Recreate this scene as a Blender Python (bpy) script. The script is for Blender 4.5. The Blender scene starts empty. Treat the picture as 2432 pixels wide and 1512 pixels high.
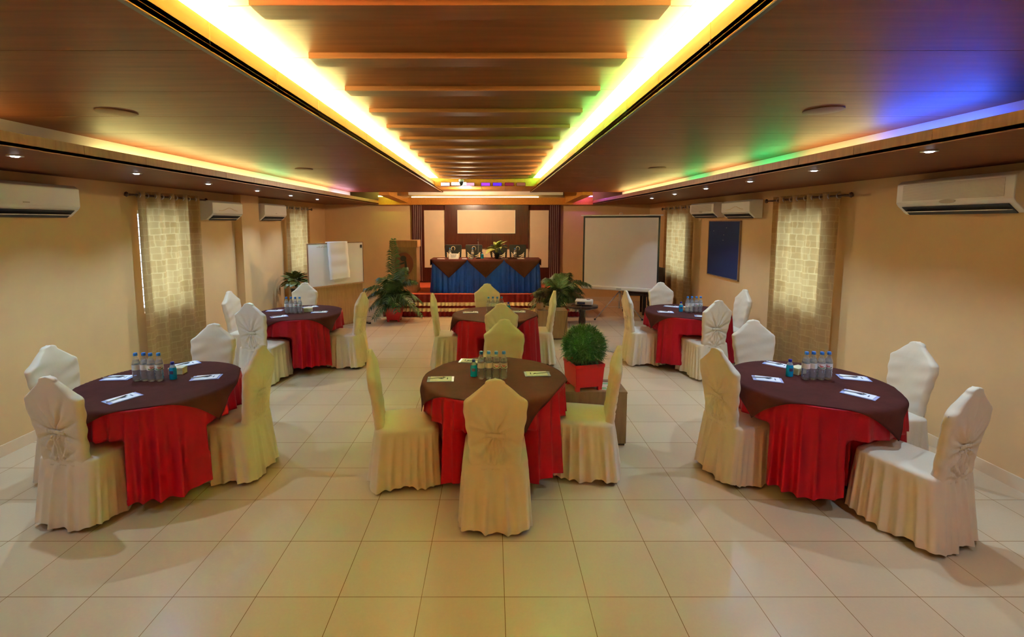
import bpy, math, random
from math import sin, cos, pi, radians
from mathutils import Vector, Matrix

sc = bpy.context.scene
COL = sc.collection

# ------------------------------------------------------------------ camera
FPX, PITCH = 1120.0, 5.6
cd = bpy.data.cameras.new('camera'); cam = bpy.data.objects.new('camera', cd); COL.objects.link(cam)
cd.sensor_fit = 'HORIZONTAL'; cd.sensor_width = 36.0
cd.lens = 36.0 * FPX / 2432.0
cd.shift_x = (1216.0 - 1169.0) / 2432.0
cd.shift_y = -(756.0 - 636.8) / 2432.0
cd.clip_start = 0.05
cam.location = (0, 0, 2.0)
cam.rotation_euler = (radians(90 - PITCH), 0, 0)
sc.camera = cam

# ------------------------------------------------------------------ view, world
sc.view_settings.view_transform = 'Standard'
sc.view_settings.look = 'None'
sc.view_settings.gamma = 1.0
sc.view_settings.use_curve_mapping = False
sc.view_settings.exposure = 0.28
sc.cycles.use_denoising = True
sc.cycles.max_bounces = 10
sc.cycles.diffuse_bounces = 5
sc.cycles.transparent_max_bounces = 16
sc.cycles.caustics_reflective = False
sc.cycles.caustics_refractive = False
sc.cycles.sample_clamp_indirect = 40.0
w = bpy.data.worlds.new('world'); sc.world = w; w.use_nodes = True
w.node_tree.nodes['Background'].inputs[0].default_value = (0.72, 0.86, 1.0, 1)
w.node_tree.nodes['Background'].inputs[1].default_value = 9.0

# light levels
DOWN_W = 52.0          # each recessed spot
COVE = 460.0            # central cove tubes
SIDE = 42.0            # side cove tubes

# ------------------------------------------------------------------ materials
def nodes(m):
    m.use_nodes = True
    nt = m.node_tree
    return nt, nt.nodes['Principled BSDF'], nt.nodes, nt.links

def mat(name, c, rough=0.6, metal=0.0, var=0.0, vscale=8.0, bump=0.0, bscale=40.0, stretch=(1, 1, 1), spec=0.5, sheen=0.0, c2=None, coords='Object'):
    m = bpy.data.materials.new(name)
    nt, b, N, L = nodes(m)
    b.inputs['Base Color'].default_value = (*c, 1)
    b.inputs['Roughness'].default_value = rough
    b.inputs['Metallic'].default_value = metal
    b.inputs['Specular IOR Level'].default_value = spec
    if sheen: b.inputs['Sheen Weight'].default_value = sheen
    tc = N.new('ShaderNodeTexCoord'); mp = N.new('ShaderNodeMapping')
    mp.inputs['Scale'].default_value = stretch
    L.new(tc.outputs[coords], mp.inputs[0])
    if var or c2:
        n = N.new('ShaderNodeTexNoise'); n.inputs['Scale'].default_value = vscale
        n.inputs['Detail'].default_value = 5; n.inputs['Roughness'].default_value = 0.6
        L.new(mp.outputs[0], n.inputs[0])
        r = N.new('ShaderNodeValToRGB')
        lo = c2 if c2 else tuple(max(0, x * (1 - var)) for x in c)
        hi = c if c2 else tuple(min(1, x * (1 + var)) for x in c)
        r.color_ramp.elements[0].position = 0.32; r.color_ramp.elements[0].color = (*lo, 1)
        r.color_ramp.elements[1].position = 0.68; r.color_ramp.elements[1].color = (*hi, 1)
        L.new(n.outputs[0], r.inputs[0]); L.new(r.outputs[0], b.inputs['Base Color'])
    if bump:
        n = N.new('ShaderNodeTexNoise'); n.inputs['Scale'].default_value = bscale
        n.inputs['Detail'].default_value = 4
        L.new(mp.outputs[0], n.inputs[0])
        bp = N.new('ShaderNodeBump'); bp.inputs['Strength'].default_value = bump
        bp.inputs['Distance'].default_value = 0.01
        L.new(n.outputs[0], bp.inputs['Height']); L.new(bp.outputs[0], b.inputs['Normal'])
    return m

def emis(name, c, s):
    m = bpy.data.materials.new(name); m.use_nodes = True
    nt = m.node_tree; nt.nodes.clear()
    e = nt.nodes.new('ShaderNodeEmission'); o = nt.nodes.new('ShaderNodeOutputMaterial')
    e.inputs[0].default_value = (*c, 1); e.inputs[1].default_value = s
    nt.links.new(e.outputs[0], o.inputs[0])
    return m

def clear_mat(name, tint, fac_diffuse=0.12, rough=0.08):
    """thin clear plastic: mostly see-through, with a fresnel gloss and a little body"""
    m = bpy.data.materials.new(name); m.use_nodes = True
    nt = m.node_tree; N = nt.nodes; L = nt.links; N.clear()
    o = N.new('ShaderNodeOutputMaterial'); t = N.new('ShaderNodeBsdfTransparent'); g = N.new('ShaderNodeBsdfGlossy')
    d = N.new('ShaderNodeBsdfDiffuse'); m1 = N.new('ShaderNodeMixShader'); m2 = N.new('ShaderNodeMixShader'); lw = N.new('ShaderNodeLayerWeight')
    t.inputs[0].default_value = (*tint, 1); g.inputs['Roughness'].default_value = rough
    d.inputs[0].default_value = (*tint, 1); lw.inputs[0].default_value = 0.35
    m1.inputs[0].default_value = fac_diffuse
    L.new(t.outputs[0], m1.inputs[1]); L.new(d.outputs[0], m1.inputs[2])
    L.new(lw.outputs['Facing'], m2.inputs[0]); L.new(m1.outputs[0], m2.inputs[1]); L.new(g.outputs[0], m2.inputs[2])
    L.new(m2.outputs[0], o.inputs[0])
    return m

M = {}
M['wall'] = mat('wall_paint', (0.67, 0.44, 0.205), 0.75, var=0.03, vscale=3, bump=0.05, bscale=180)
M['ceil'] = mat('ceiling_wood', (0.205, 0.060, 0.022), 0.5, spec=0.15, c2=(0.15, 0.041, 0.015), vscale=3.0, stretch=(0.5, 9, 9))
M['fascia'] = mat('fascia_wood', (0.62, 0.25, 0.035), 0.45, spec=0.25, c2=(0.50, 0.19, 0.025), vscale=4.0, stretch=(8, 0.6, 8))
M['fascia2'] = mat('soffit_edge_wood', (0.42, 0.17, 0.07), 0.4, c2=(0.30, 0.11, 0.045), vscale=5.0, stretch=(6, 6, 0.8))
M['reflector'] = mat('cove_reflector_white', (0.78, 0.78, 0.74), 0.6)
M['disc'] = mat('speaker_disc', (0.24, 0.13, 0.075), 0.6, spec=0.15)
M['gray'] = mat('pale_strip', (0.55, 0.46, 0.36), 0.5)
M['cream'] = mat('cream_board', (0.72, 0.56, 0.36), 0.55, var=0.03, vscale=4)
M['redwood'] = mat('dark_red_wood', (0.085, 0.016, 0.010), 0.25, c2=(0.05, 0.010, 0.007), vscale=4, stretch=(9, 9, 0.7))
M['silver'] = mat('silver_line', (0.62, 0.52, 0.5), 0.35, metal=0.6)
M['white'] = mat('white_plastic', (0.78, 0.75, 0.66), 0.35)
M['paper'] = mat('paper', (0.85, 0.85, 0.86), 0.7)
M['board'] = mat('whiteboard_face', (0.74, 0.74, 0.74), 0.22, var=0.02, vscale=3)
M['black'] = mat('black_plastic', (0.012, 0.011, 0.012), 0.4)
M['darkwood'] = mat('dark_turned_wood', (0.045, 0.018, 0.012), 0.3, c2=(0.02, 0.008, 0.006), vscale=20)
M['brown'] = mat('brown_laminate', (0.30, 0.165, 0.095), 0.4, c2=(0.22, 0.115, 0.065), vscale=5, stretch=(5, 5, 0.7))
M['tan'] = mat('tan_wood', (0.42, 0.22, 0.095), 0.4, c2=(0.33, 0.165, 0.07), vscale=5, stretch=(7, 7, 0.7))
M['podium'] = mat('podium_wood', (0.34, 0.18, 0.08), 0.4, c2=(0.25, 0.125, 0.055), vscale=6, stretch=(7, 7, 0.7))
M['red'] = mat('red_satin', (0.36, 0.001, 0.012), 0.5, var=0.12, vscale=7, bump=0.12, bscale=30, spec=0.25, stretch=(1, 1, 0.5))
M['overlay'] = mat('brown_tablecloth', (0.066, 0.015, 0.012), 0.85, var=0.15, vscale=6, bump=0.2, bscale=14, spec=0.12)
M['maroon'] = mat('maroon_velvet', (0.22, 0.004, 0.012), 0.6, var=0.2, vscale=9, spec=0.3)
M['gold'] = mat('gold_satin', (0.80, 0.62, 0.38), 0.4)
M['carpet'] = mat('red_carpet', (0.75, 0.13, 0.05), 0.85, var=0.08, vscale=30)
M['blue'] = mat('blue_satin', (0.0, 0.04, 0.42), 0.45, var=0.15, vscale=6, bump=0.1, bscale=30)
M['blueboard'] = mat('navy_felt', (0.002, 0.012, 0.085), 0.85, var=0.08, vscale=60)
M['steel'] = mat('brushed_steel', (0.6, 0.58, 0.55), 0.3, metal=0.9)
M['bronze'] = mat('bronze_rod', (0.10, 0.06, 0.035), 0.35, metal=0.7)
M['redpot'] = mat('red_plastic', (0.60, 0.012, 0.022), 0.35)
M['soil'] = mat('soil', (0.03, 0.018, 0.01), 0.95)
M['palm'] = mat('palm_leaf', (0.075, 0.135, 0.03), 0.45, c2=(0.035, 0.075, 0.018), vscale=6)
M['palmtan'] = mat('palm_leaf_dry', (0.22, 0.17, 0.06), 0.5, c2=(0.10, 0.12, 0.03), vscale=6)
M['grass'] = mat('grass_leaf', (0.06, 0.19, 0.035), 0.45, c2=(0.02, 0.085, 0.02), vscale=14)
M['leafy'] = mat('variegated_leaf', (0.36, 0.36, 0.09), 0.4, c2=(0.09, 0.15, 0.03), vscale=22)
M['leafdark'] = mat('dark_leaf', (0.22, 0.19, 0.04), 0.4, c2=(0.04, 0.09, 0.02), vscale=12)
M['purpleleaf'] = mat('dull_purple_leaf', (0.07, 0.05, 0.035), 0.6, c2=(0.03, 0.045, 0.02), vscale=12)
M['stem'] = mat('stem', (0.10, 0.11, 0.04), 0.6)
M['cap'] = mat('blue_cap', (0.02, 0.18, 0.55), 0.35)
M['navycap'] = mat('navy_cap', (0.005, 0.01, 0.30), 0.35)
M['gel'] = mat('blue_gel', (0.0, 0.33, 0.62), 0.15, spec=0.7)
M['clear'] = clear_mat('clear_plastic', (0.93, 0.96, 0.98))
M['clearblue'] = clear_mat('clear_gel_bottle', (0.75, 0.85, 0.85), 0.4)
M['folder'] = mat('pale_blue_folder', (0.36, 0.42, 0.75), 0.3)
M['label'] = mat('bottle_label', (0.82, 0.80, 0.76), 0.5)
M['lred'] = mat('label_red', (0.65, 0.03, 0.03), 0.5)
M['lgreen'] = mat('label_green', (0.03, 0.20, 0.06), 0.5)
M['ink'] = mat('ink', (0.04, 0.05, 0.12), 0.6)
M['leaflet'] = mat('printed_leaflet', (0.85, 0.80, 0.62), 0.6)
M['leafgreen'] = mat('leaflet_green', (0.35, 0.62, 0.30), 0.6)
M['screen'] = mat('projection_fabric', (0.76, 0.72, 0.68), 0.8, var=0.02, vscale=2)
M['window'] = mat('window_frame', (0.6, 0.6, 0.6), 0.4)
M['grille'] = mat('grille_iron', (0.10, 0.10, 0.11), 0.5)
M['grillac'] = mat('intake_grille', (0.48, 0.42, 0.32), 0.5)
M['vent'] = mat('dark_vent', (0.02, 0.02, 0.022), 0.5)
M['glass'] = clear_mat('window_glass', (0.95, 0.98, 1.0), 0.02)
M['plaque'] = mat('plaque_red', (0.20, 0.045, 0.025), 0.4)
M['box'] = mat('cream_card', (0.70, 0.60, 0.36), 0.6)
M['bulb'] = emis('spot_bulb', (0.82, 0.9, 1.0), 30)

def cover_mat(name, c, rough, bs=0.35):
    m = mat(name, c, rough, var=0.025, vscale=4, bump=bs, bscale=9, sheen=0.15, stretch=(1, 1, 0.7))
    return m
M['cover'] = cover_mat('chair_cotton', (0.74, 0.62, 0.44), 0.62)
M['satin'] = cover_mat('chair_satin', (0.74, 0.68, 0.58), 0.33, 0.6)

def floor_mat():
    m = bpy.data.materials.new('floor_tiles')
    nt, b, N, L = nodes(m)
    tc = N.new('ShaderNodeTexCoord'); sp = N.new('ShaderNodeSeparateXYZ'); L.new(tc.outputs['Object'], sp.inputs[0])
    T = 0.4446
    masks = []; cells = []
    for i, off in ((0, 0.0655), (1, 2.345)):
        a = N.new('ShaderNodeMath'); a.operation = 'SUBTRACT'; a.inputs[1].default_value = off; L.new(sp.outputs[i], a.inputs[0])
        d = N.new('ShaderNodeMath'); d.operation = 'DIVIDE'; d.inputs[1].default_value = T; L.new(a.outputs[0], d.inputs[0])
        f = N.new('ShaderNodeMath'); f.operation = 'FRACT'; L.new(d.outputs[0], f.inputs[0])
        fl = N.new('ShaderNodeMath'); fl.operation = 'FLOOR'; L.new(d.outputs[0], fl.inputs[0]); cells.append(fl)
        s = N.new('ShaderNodeMath'); s.operation = 'SUBTRACT'; s.inputs[1].default_value = 0.5; L.new(f.outputs[0], s.inputs[0])
        ab = N.new('ShaderNodeMath'); ab.operation = 'ABSOLUTE'; L.new(s.outputs[0], ab.inputs[0])
        g = N.new('ShaderNodeMath'); g.operation = 'GREATER_THAN'; g.inputs[1].default_value = 0.5 - 0.0017 / T; L.new(ab.outputs[0], g.inputs[0])
        masks.append(g)
    mx = N.new('ShaderNodeMath'); mx.operation = 'MAXIMUM'; L.new(masks[0].outputs[0], mx.inputs[0]); L.new(masks[1].outputs[0], mx.inputs[1])
    cb = N.new('ShaderNodeCombineXYZ'); L.new(cells[0].outputs[0], cb.inputs[0]); L.new(cells[1].outputs[0], cb.inputs[1])
    wn = N.new('ShaderNodeTexWhiteNoise'); L.new(cb.outputs[0], wn.inputs[0])
    no = N.new('ShaderNodeTexNoise'); no.inputs['Scale'].default_value = 60; no.inputs['Detail'].default_value = 4; L.new(tc.outputs['Object'], no.inputs[0])
    r = N.new('ShaderNodeValToRGB'); r.color_ramp.elements[0].color = (0.63, 0.475, 0.285, 1); r.color_ramp.elements[1].color = (0.70, 0.55, 0.35, 1)
    ad = N.new('ShaderNodeMath'); ad.operation = 'MULTIPLY_ADD'; ad.inputs[1].default_value = 0.5; L.new(wn.outputs[0], ad.inputs[0])
    hf = N.new('ShaderNodeMath'); hf.operation = 'MULTIPLY'; hf.inputs[1].default_value = 0.5; L.new(no.outputs[0], hf.inputs[0]); L.new(hf.outputs[0], ad.inputs[2])
    L.new(ad.outputs[0], r.inputs[0])
    mc = N.new('ShaderNodeMix'); mc.data_type = 'RGBA'; L.new(mx.outputs[0], mc.inputs[0]); L.new(r.outputs[0], mc.inputs[6]); mc.inputs[7].default_value = (0.22, 0.105, 0.02, 1)
    L.new(mc.outputs[2], b.inputs['Base Color'])
    b.inputs['Roughness'].default_value = 0.27
    b.inputs['Specular IOR Level'].default_value = 0.45
    return m
M['floor'] = floor_mat()

def curtain_mat():
    m = bpy.data.materials.new('curtain_fabric'); m.use_nodes = True
    nt = m.node_tree; N = nt.nodes; L = nt.links; N.clear()
    o = N.new('ShaderNodeOutputMaterial'); d = N.new('ShaderNodeBsdfDiffuse'); t = N.new('ShaderNodeBsdfTranslucent'); mx = N.new('ShaderNodeMixShader')
    tc = N.new('ShaderNodeTexCoord'); sp = N.new('ShaderNodeSeparateXYZ'); cb = N.new('ShaderNodeCombineXYZ')
    L.new(tc.outputs['Object'], sp.inputs[0]); L.new(sp.outputs[1], cb.inputs[0]); L.new(sp.outputs[2], cb.inputs[1])
    nz = N.new('ShaderNodeTexNoise'); nz.inputs['Scale'].default_value = 9; nz.inputs['Detail'].default_value = 2; L.new(cb.outputs[0], nz.inputs[0])
    wv = N.new('ShaderNodeMix'); wv.data_type = 'VECTOR'; wv.inputs[0].default_value = 0.035; L.new(cb.outputs[0], wv.inputs[4]); L.new(nz.outputs['Color'], wv.inputs[5])
    fr = []
    for sc_, bw, rh in ((1.0, 0.17, 0.075), (1.0, 0.105, 0.15)):
        br = N.new('ShaderNodeTexBrick'); br.inputs['Scale'].default_value = sc_
        br.inputs['Brick Width'].default_value = bw; br.inputs['Row Height'].default_value = rh
        br.inputs['Mortar Size'].default_value = 0.006; br.inputs['Mortar Smooth'].default_value = 0.4
        br.inputs['Color1'].default_value = (0.45, 0.45, 0.45, 1); br.inputs['Color2'].default_value = (0.72, 0.72, 0.72, 1); br.inputs['Mortar'].default_value = (1, 1, 1, 1)
        L.new(wv.outputs[1], br.inputs[0]); fr.append(br)
    mm = N.new('ShaderNodeMix'); mm.data_type = 'RGBA'; mm.inputs[0].default_value = 0.5
    L.new(fr[0].outputs[0], mm.inputs[6]); L.new(fr[1].outputs[0], mm.inputs[7])
    r = N.new('ShaderNodeValToRGB'); r.color_ramp.elements[0].position = 0.3; r.color_ramp.elements[0].color = (0.34, 0.17, 0.035, 1)
    r.color_ramp.elements[1].position = 0.9; r.color_ramp.elements[1].color = (0.85, 0.66, 0.30, 1)
    L.new(mm.outputs[2], r.inputs[0]); L.new(r.outputs[0], t.inputs[0])
    d.inputs[0].default_value = (0.40, 0.25, 0.105, 1)
    mx.inputs[0].default_value = 0.32
    L.new(d.outputs[0], mx.inputs[1]); L.new(t.outputs[0], mx.inputs[2]); L.new(mx.outputs[0], o.inputs[0])
    return m
M['curtain'] = curtain_mat()

# ------------------------------------------------------------------ mesh builder
class MB:
    def __init__(s): s.v = []; s.f = []
    def add(s, vs, fs):
        o = len(s.v); s.v += [tuple(p) for p in vs]; s.f += [tuple(i + o for i in f) for f in fs]; return s
    def box(s, x0, x1, y0, y1, z0, z1, mtx=None, taper=0):
        if x0 > x1: x0, x1 = x1, x0
        if y0 > y1: y0, y1 = y1, y0
        t = taper
        vs = [Vector(p) for p in ((x0 + t, y0 + t, z0), (x1 - t, y0 + t, z0), (x1 - t, y1 - t, z0), (x0 + t, y1 - t, z0), (x0, y0, z1), (x1, y0, z1), (x1, y1, z1), (x0, y1, z1))]
        if mtx: vs = [mtx @ v for v in vs]
        return s.add(vs, [(0, 3, 2, 1), (4, 5, 6, 7), (0, 1, 5, 4), (1, 2, 6, 5), (2, 3, 7, 6), (3, 0, 4, 7)])
    def lathe(s, prof, n=24, c=(0, 0, 0), caps=True, sx=1, sy=1):
        vs = []; fs = []
        for r, z in prof:
            for i in range(n):
                a = 2 * pi * i / n; vs.append((c[0] + sx * r * cos(a), c[1] + sy * r * sin(a), c[2] + z))
        for k in range(len(prof) - 1):
            for i in range(n):
                j = (i + 1) % n; fs.append((k * n + i, k * n + j, (k + 1) * n + j, (k + 1) * n + i))
        if caps:
            fs.append(tuple(reversed(range(n)))); fs.append(tuple((len(prof) - 1) * n + i for i in range(n)))
        return s.add(vs, fs)
    def tube(s, pts, r, n=8, caps=True):
        pts = [Vector(p) for p in pts]; rs = r if isinstance(r, (list, tuple)) else [r] * len(pts)
        vs = []; fs = []
        up = Vector((0, 0, 1)); prev = None
        for k, p in enumerate(pts):
            d = (pts[min(k + 1, len(pts) - 1)] - pts[max(k - 1, 0)]).normalized()
            if prev is None: a = d.cross(up if abs(d.z) < 0.9 else Vector((1, 0, 0))).normalized()
            else: a = (prev - d * prev.dot(d)).normalized()
            prev = a; b = d.cross(a)
            for i in range(n):
                t = 2 * pi * i / n; vs.append(p + (a * cos(t) + b * sin(t)) * rs[k])
        for k in range(len(pts) - 1):
            for i in range(n):
                j = (i + 1) % n; fs.append((k * n + i, k * n + j, (k + 1) * n + j, (k + 1) * n + i))
        if caps:
            fs.append(tuple(reversed(range(n)))); fs.append(tuple((len(pts) - 1) * n + i for i in range(n)))
        return s.add(vs, fs)
    def torus(s, c, R, r, axis='x', n=20, m=8):
        vs = []; fs = []
        for i in range(n):
            a = 2 * pi * i / n
            for j in range(m):
                b = 2 * pi * j / m; q = R + r * cos(b); u, v, w_ = q * cos(a), q * sin(a), r * sin(b)
                p = {'x': (w_, u, v), 'y': (u, w_, v), 'z': (u, v, w_)}[axis]
                vs.append((c[0] + p[0], c[1] + p[1], c[2] + p[2]))
        for i in range(n):
            for j in range(m):
                fs.append((i * m + j, ((i + 1) % n) * m + j, ((i + 1) % n) * m + (j + 1) % m, i * m + (j + 1) % m))
        return s.add(vs, fs)
    def prism(s, poly, y0, y1, mtx=None):
        """poly in x,z extruded along y"""
        n = len(poly)
        vs = [Vector((x, y0, z)) for x, z in poly] + [Vector((x, y1, z)) for x, z in poly]
        if mtx: vs = [mtx @ v for v in vs]
        fs = [tuple(range(n)), tuple(reversed(range(n, 2 * n)))] + [(i, n + i, n + (i + 1) % n, (i + 1) % n) for i in range(n)]
        return s.add(vs, fs)
    def rings(s, R, close_bottom=True, close_top=True):
        n = len(R[0]); vs = [p for r in R for p in r]; fs = []
        for k in range(len(R) - 1):
            for i in range(n):
                j = (i + 1) % n; fs.append((k * n + i, k * n + j, (k + 1) * n + j, (k + 1) * n + i))
        if close_bottom: fs.append(tuple(reversed(range(n))))
        if close_top: fs.append(tuple((len(R) - 1) * n + i for i in range(n)))
        return s.add(vs, fs)
    def grid(s, P):
        """P[row][col] points"""
        m = len(P[0]); vs = [p for r in P for p in r]
        return s.add(vs, [(k * m + i, k * m + i + 1, (k + 1) * m + i + 1, (k + 1) * m + i) for k in range(len(P) - 1) for i in range(m - 1)])
    def mesh(s, name, mt, smooth=False, auto=None):
        me = bpy.data.meshes.new(name); me.from_pydata(s.v, [], s.f); me.materials.append(mt)
        import bmesh
        bm = bmesh.new(); bm.from_mesh(me); bmesh.ops.recalc_face_normals(bm, faces=bm.faces); bm.to_mesh(me); bm.free()
        if smooth: me.polygons.foreach_set('use_smooth', [True] * len(me.polygons))
        if auto is not None:
            me.polygons.foreach_set('use_smooth', [True] * len(me.polygons)); me.set_sharp_from_angle(angle=radians(auto))
        me.update(); return me
    def obj(s, name, mt, parent=None, smooth=False, auto=None, bevel=0, solid=0, loc=None):
        o = bpy.data.objects.new(name, s.mesh(name, mt, smooth, auto)); COL.objects.link(o)
        if parent: o.parent = parent
        if loc: o.location = loc
        if bevel:
            b = o.modifiers.new('bevel', 'BEVEL'); b.width = bevel; b.segments = 2; b.limit_method = 'ANGLE'
        if solid:
            b = o.modifiers.new('solid', 'SOLIDIFY'); b.thickness = solid; b.offset = 0
        return o

def tag(o, label, cat, group=None):
    o['label'] = label; o['category'] = cat
    if group: o['group'] = group
    return o
def thing(name, label, cat, loc=(0, 0, 0), rz=0.0, group=None):
    o = bpy.data.objects.new(name, None); COL.objects.link(o); o.empty_display_size = 0.1
    o.location = loc; o.rotation_euler = (0, 0, rz)
    return tag(o, label, cat, group)
def struct(o): o['kind'] = 'structure'; return o
def dup(root, loc, rz, label, group=None):
    r = root.copy(); COL.objects.link(r); r.location = loc; r.rotation_euler = (0, 0, rz); r['label'] = label
    if group: r['group'] = group
    for ch in list(root.children):
        c = ch.copy(); COL.objects.link(c); c.parent = r
        for g in list(ch.children):
            d = g.copy(); COL.objects.link(d); d.parent = c
    return r

# ------------------------------------------------------------------ room shell
XL, XR, YF, YB = -4.2, 3.95, 11.9, -3.2
struct(MB().box(XL - .3, XR + .3, YB - .3, YF + .3, -0.1, 0).obj('floor', M['floor']))

def side_wall(name, x0, x1, wins):
    b = MB(); zs = wins[0][2]; ze = wins[0][3]
    b.box(x0, x1, YB, YF, 0, zs); b.box(x0, x1, YB, YF, ze, 3.2)
    ys = YB
    for (a, c, _, _) in wins:
        b.box(x0, x1, ys, a, zs, ze); ys = c
    b.box(x0, x1, ys, YF, zs, ze)
    return struct(b.obj(name, M['wall']))
WL = [(5.615, 6.42, 0.9, 2.14), (9.67, 10.45, 0.9, 2.14)]
WR = [(5.52, 6.40, 0.9, 2.1), (9.38, 10.42, 0.9, 2.1)]
side_wall('wall_left', XL - .25, XL, WL)
side_wall('wall_right', XR, XR + .25, WR)
struct(MB().box(XL - .25, XR + .25, YF, YF + .2, 0, 3.2).obj('wall_far', M['wall']))
struct(MB().box(XL - .25, XR + .25, YB - .2, YB, 0, 3.2).obj('wall_rear', M['wall']))
struct(MB().box(XL, XL + .12, 7.72, 8.3, 0, 2.44).obj('trim_1', M['wall']))          # shallow pillar on the left wall
struct(MB().box(XL, XL + .012, YB, 7.72, 0, .10).box(XL, XL + .012, 8.3, YF, 0, .10).obj('baseboard_left', M['cream']))
struct(MB().box(XR - .012, XR, YB, YF, 0, .10).obj('baseboard_right', M['cream']))
struct(MB().box(XL, XR, YF - .012, YF, 0, .10).obj('baseboard_far', M['cream']))

wn = 1
for side, x, wins in (('left', XL, WL), ('right', XR, WR)):
    s = -1 if side == 'left' else 1
    for (a, c, z0, z1) in wins:
        xm = x + s * .13
        f = MB(); t = .04
        f.box(xm - .02, xm + .02, a, a + t, z0, z1).box(xm - .02, xm + .02, c - t, c, z0, z1)
        f.box(xm - .02, xm + .02, a, c, z0, z0 + t).box(xm - .02, xm + .02, a, c, z1 - t, z1)
        f.box(xm - .02, xm + .02, (a + c) / 2 - .02, (a + c) / 2 + .02, z0, z1)
        wo = struct(f.obj('window_%d' % wn, M['window'])); wn += 1
        MB().box(xm - .003, xm + .003, a + t, c - t, z0 + t, z1 - t).obj('window_pane', M['glass'], wo)
        g = MB(); xg = x + s * .04
        for k in range(1, 12): zz = z0 + (z1 - z0) * k / 12; g.box(xg - .004, xg + .004, a, c, zz - .004, zz + .004)
        for k in range(1, 4): yy = a + (c - a) * k / 4; g.box(xg - .004, xg + .004, yy - .004, yy + .004, z0, z1)
        g.obj('window_grille', M['grille'], wo)

# ------------------------------------------------------------------ ceiling
struct(MB().box(XL - .25, XR + .25, YB - .2, YF + .2, 3.2, 3.3).obj('ceiling', M['ceil']))
def planks(name, x0, x1, z, y_start, y_end, phase, pitch=0.6, th=.02, m='ceil', gap=.004):
    b = MB(); y = phase
    while y > y_start: y -= pitch
    while y < y_end:
        a = max(y + gap / 2, y_start); c = min(y + pitch - gap / 2, y_end)
        if c > a: b.box(x0, x1, a, c, z, z + th)
        y += pitch
    o = struct(b.obj(name, M[m])); return o
ZP, ZS = 2.69, 2.44
XF, XG = -1.14, 0.88        # inner fascias of the central recess
XSL, XSR = -2.80, 2.48      # room edges of the side soffits
planks('trim_2', -3.4, XF, ZP, YB, 11.08, 1.985)
planks('trim_3', XG, 3.12, ZP, YB, 11.08, 1.985)
struct(MB().box(-3.4, XF, YB, 11.08, ZP + .021, ZP + .04).box(XG, 3.12, YB, 11.08, ZP + .021, ZP + .04).obj('trim_4', M['black']))
planks('trim_5', -1.75, 1.5, 2.862, YB, 9.5, 1.985)                      # deck over the central recess
struct(MB().box(-1.75, 1.5, YB, 9.5, 2.883, 2.90).obj('trim_6', M['ceil']))
bt = MB(); y = 2.55 - 0.6 * 9
while y < 9.4:
    bt.box(-.94, .69, y, y + .135, 2.832, 2.862); y += .595
struct(bt.obj('trim_7', M['ceil'], bevel=.002))                          # cross battens
for k, (xi, xo) in enumerate(((XF, XF - .02), (XG, XG + .02))):
    b = MB(); y = 1.985 - .6 * 8
    while y < 11.05:
        b.box(xi, xo, y + .002, min(y + .6 - .002, 11.08), ZP - .004, 2.802); y += .6
    struct(b.obj('trim_%d' % (8 + k), M['fascia']))
    s = -1 if k == 0 else 1
    struct(MB().box(xi, xi + s * .018, YB, 11.08, ZP - .009, ZP - .004).obj('trim_%d' % (10 + k), M['darkwood']))
    struct(MB().box(-1.75 if k == 0 else 1.48, -1.73 if k == 0 else 1.5, YB, 9.5, ZP + .04, 2.862).obj('trim_%d' % (12 + k), M['ceil']))
# far end of the recess
struct(MB().box(XF, XG, 9.5, 11.08, 2.708, 2.74).obj('trim_14', M['fascia']))
gl = MB()
for xx in (-.72, -.22, .28, .7): gl.box(xx - .003, xx + .003, 9.5, 11.08, 2.7065, 2.708)
struct(gl.obj('trim_15', M['darkwood']))
struct(MB().box(-1.75, 1.5, 9.48, 9.5, 2.708, 2.90).obj('trim_16', M['fascia']))
struct(MB().box(-1.73, -1.06, YB, 9.45, 2.8612, 2.8625).box(.80, 1.47, YB, 9.45, 2.8612, 2.8625).obj('trim_30', M['reflector']))  # added white reflector boards, brighten the cove glow and bounce it down
# soffits along both sides
for k, (a, c, cv, xi) in enumerate(((XL, XSL, -3.3, XSL), (XSR, XR, 3.02, XSR))):
    o = MB(); y = YB
    o.box(a, c, YB, YF, ZS, ZS + .02)
    struct(o.obj('trim_%d' % (17 + k), M['ceil']))
    f = MB(); s = 1 if k == 0 else -1; y = YB + .12
    while y < YF:
        f.box(xi, xi - s * .018, y + .0015, min(y + .58 - .0015, YF), ZS - .004, 2.522); y += .58
    struct(f.obj('trim_%d' % (19 + k), M['fascia2']))
    struct(MB().box(cv, cv - s * .02, YB, 11.08, ZS + .02, ZP + .02).obj('trim_%d' % (21 + k), M['reflector']))
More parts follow.
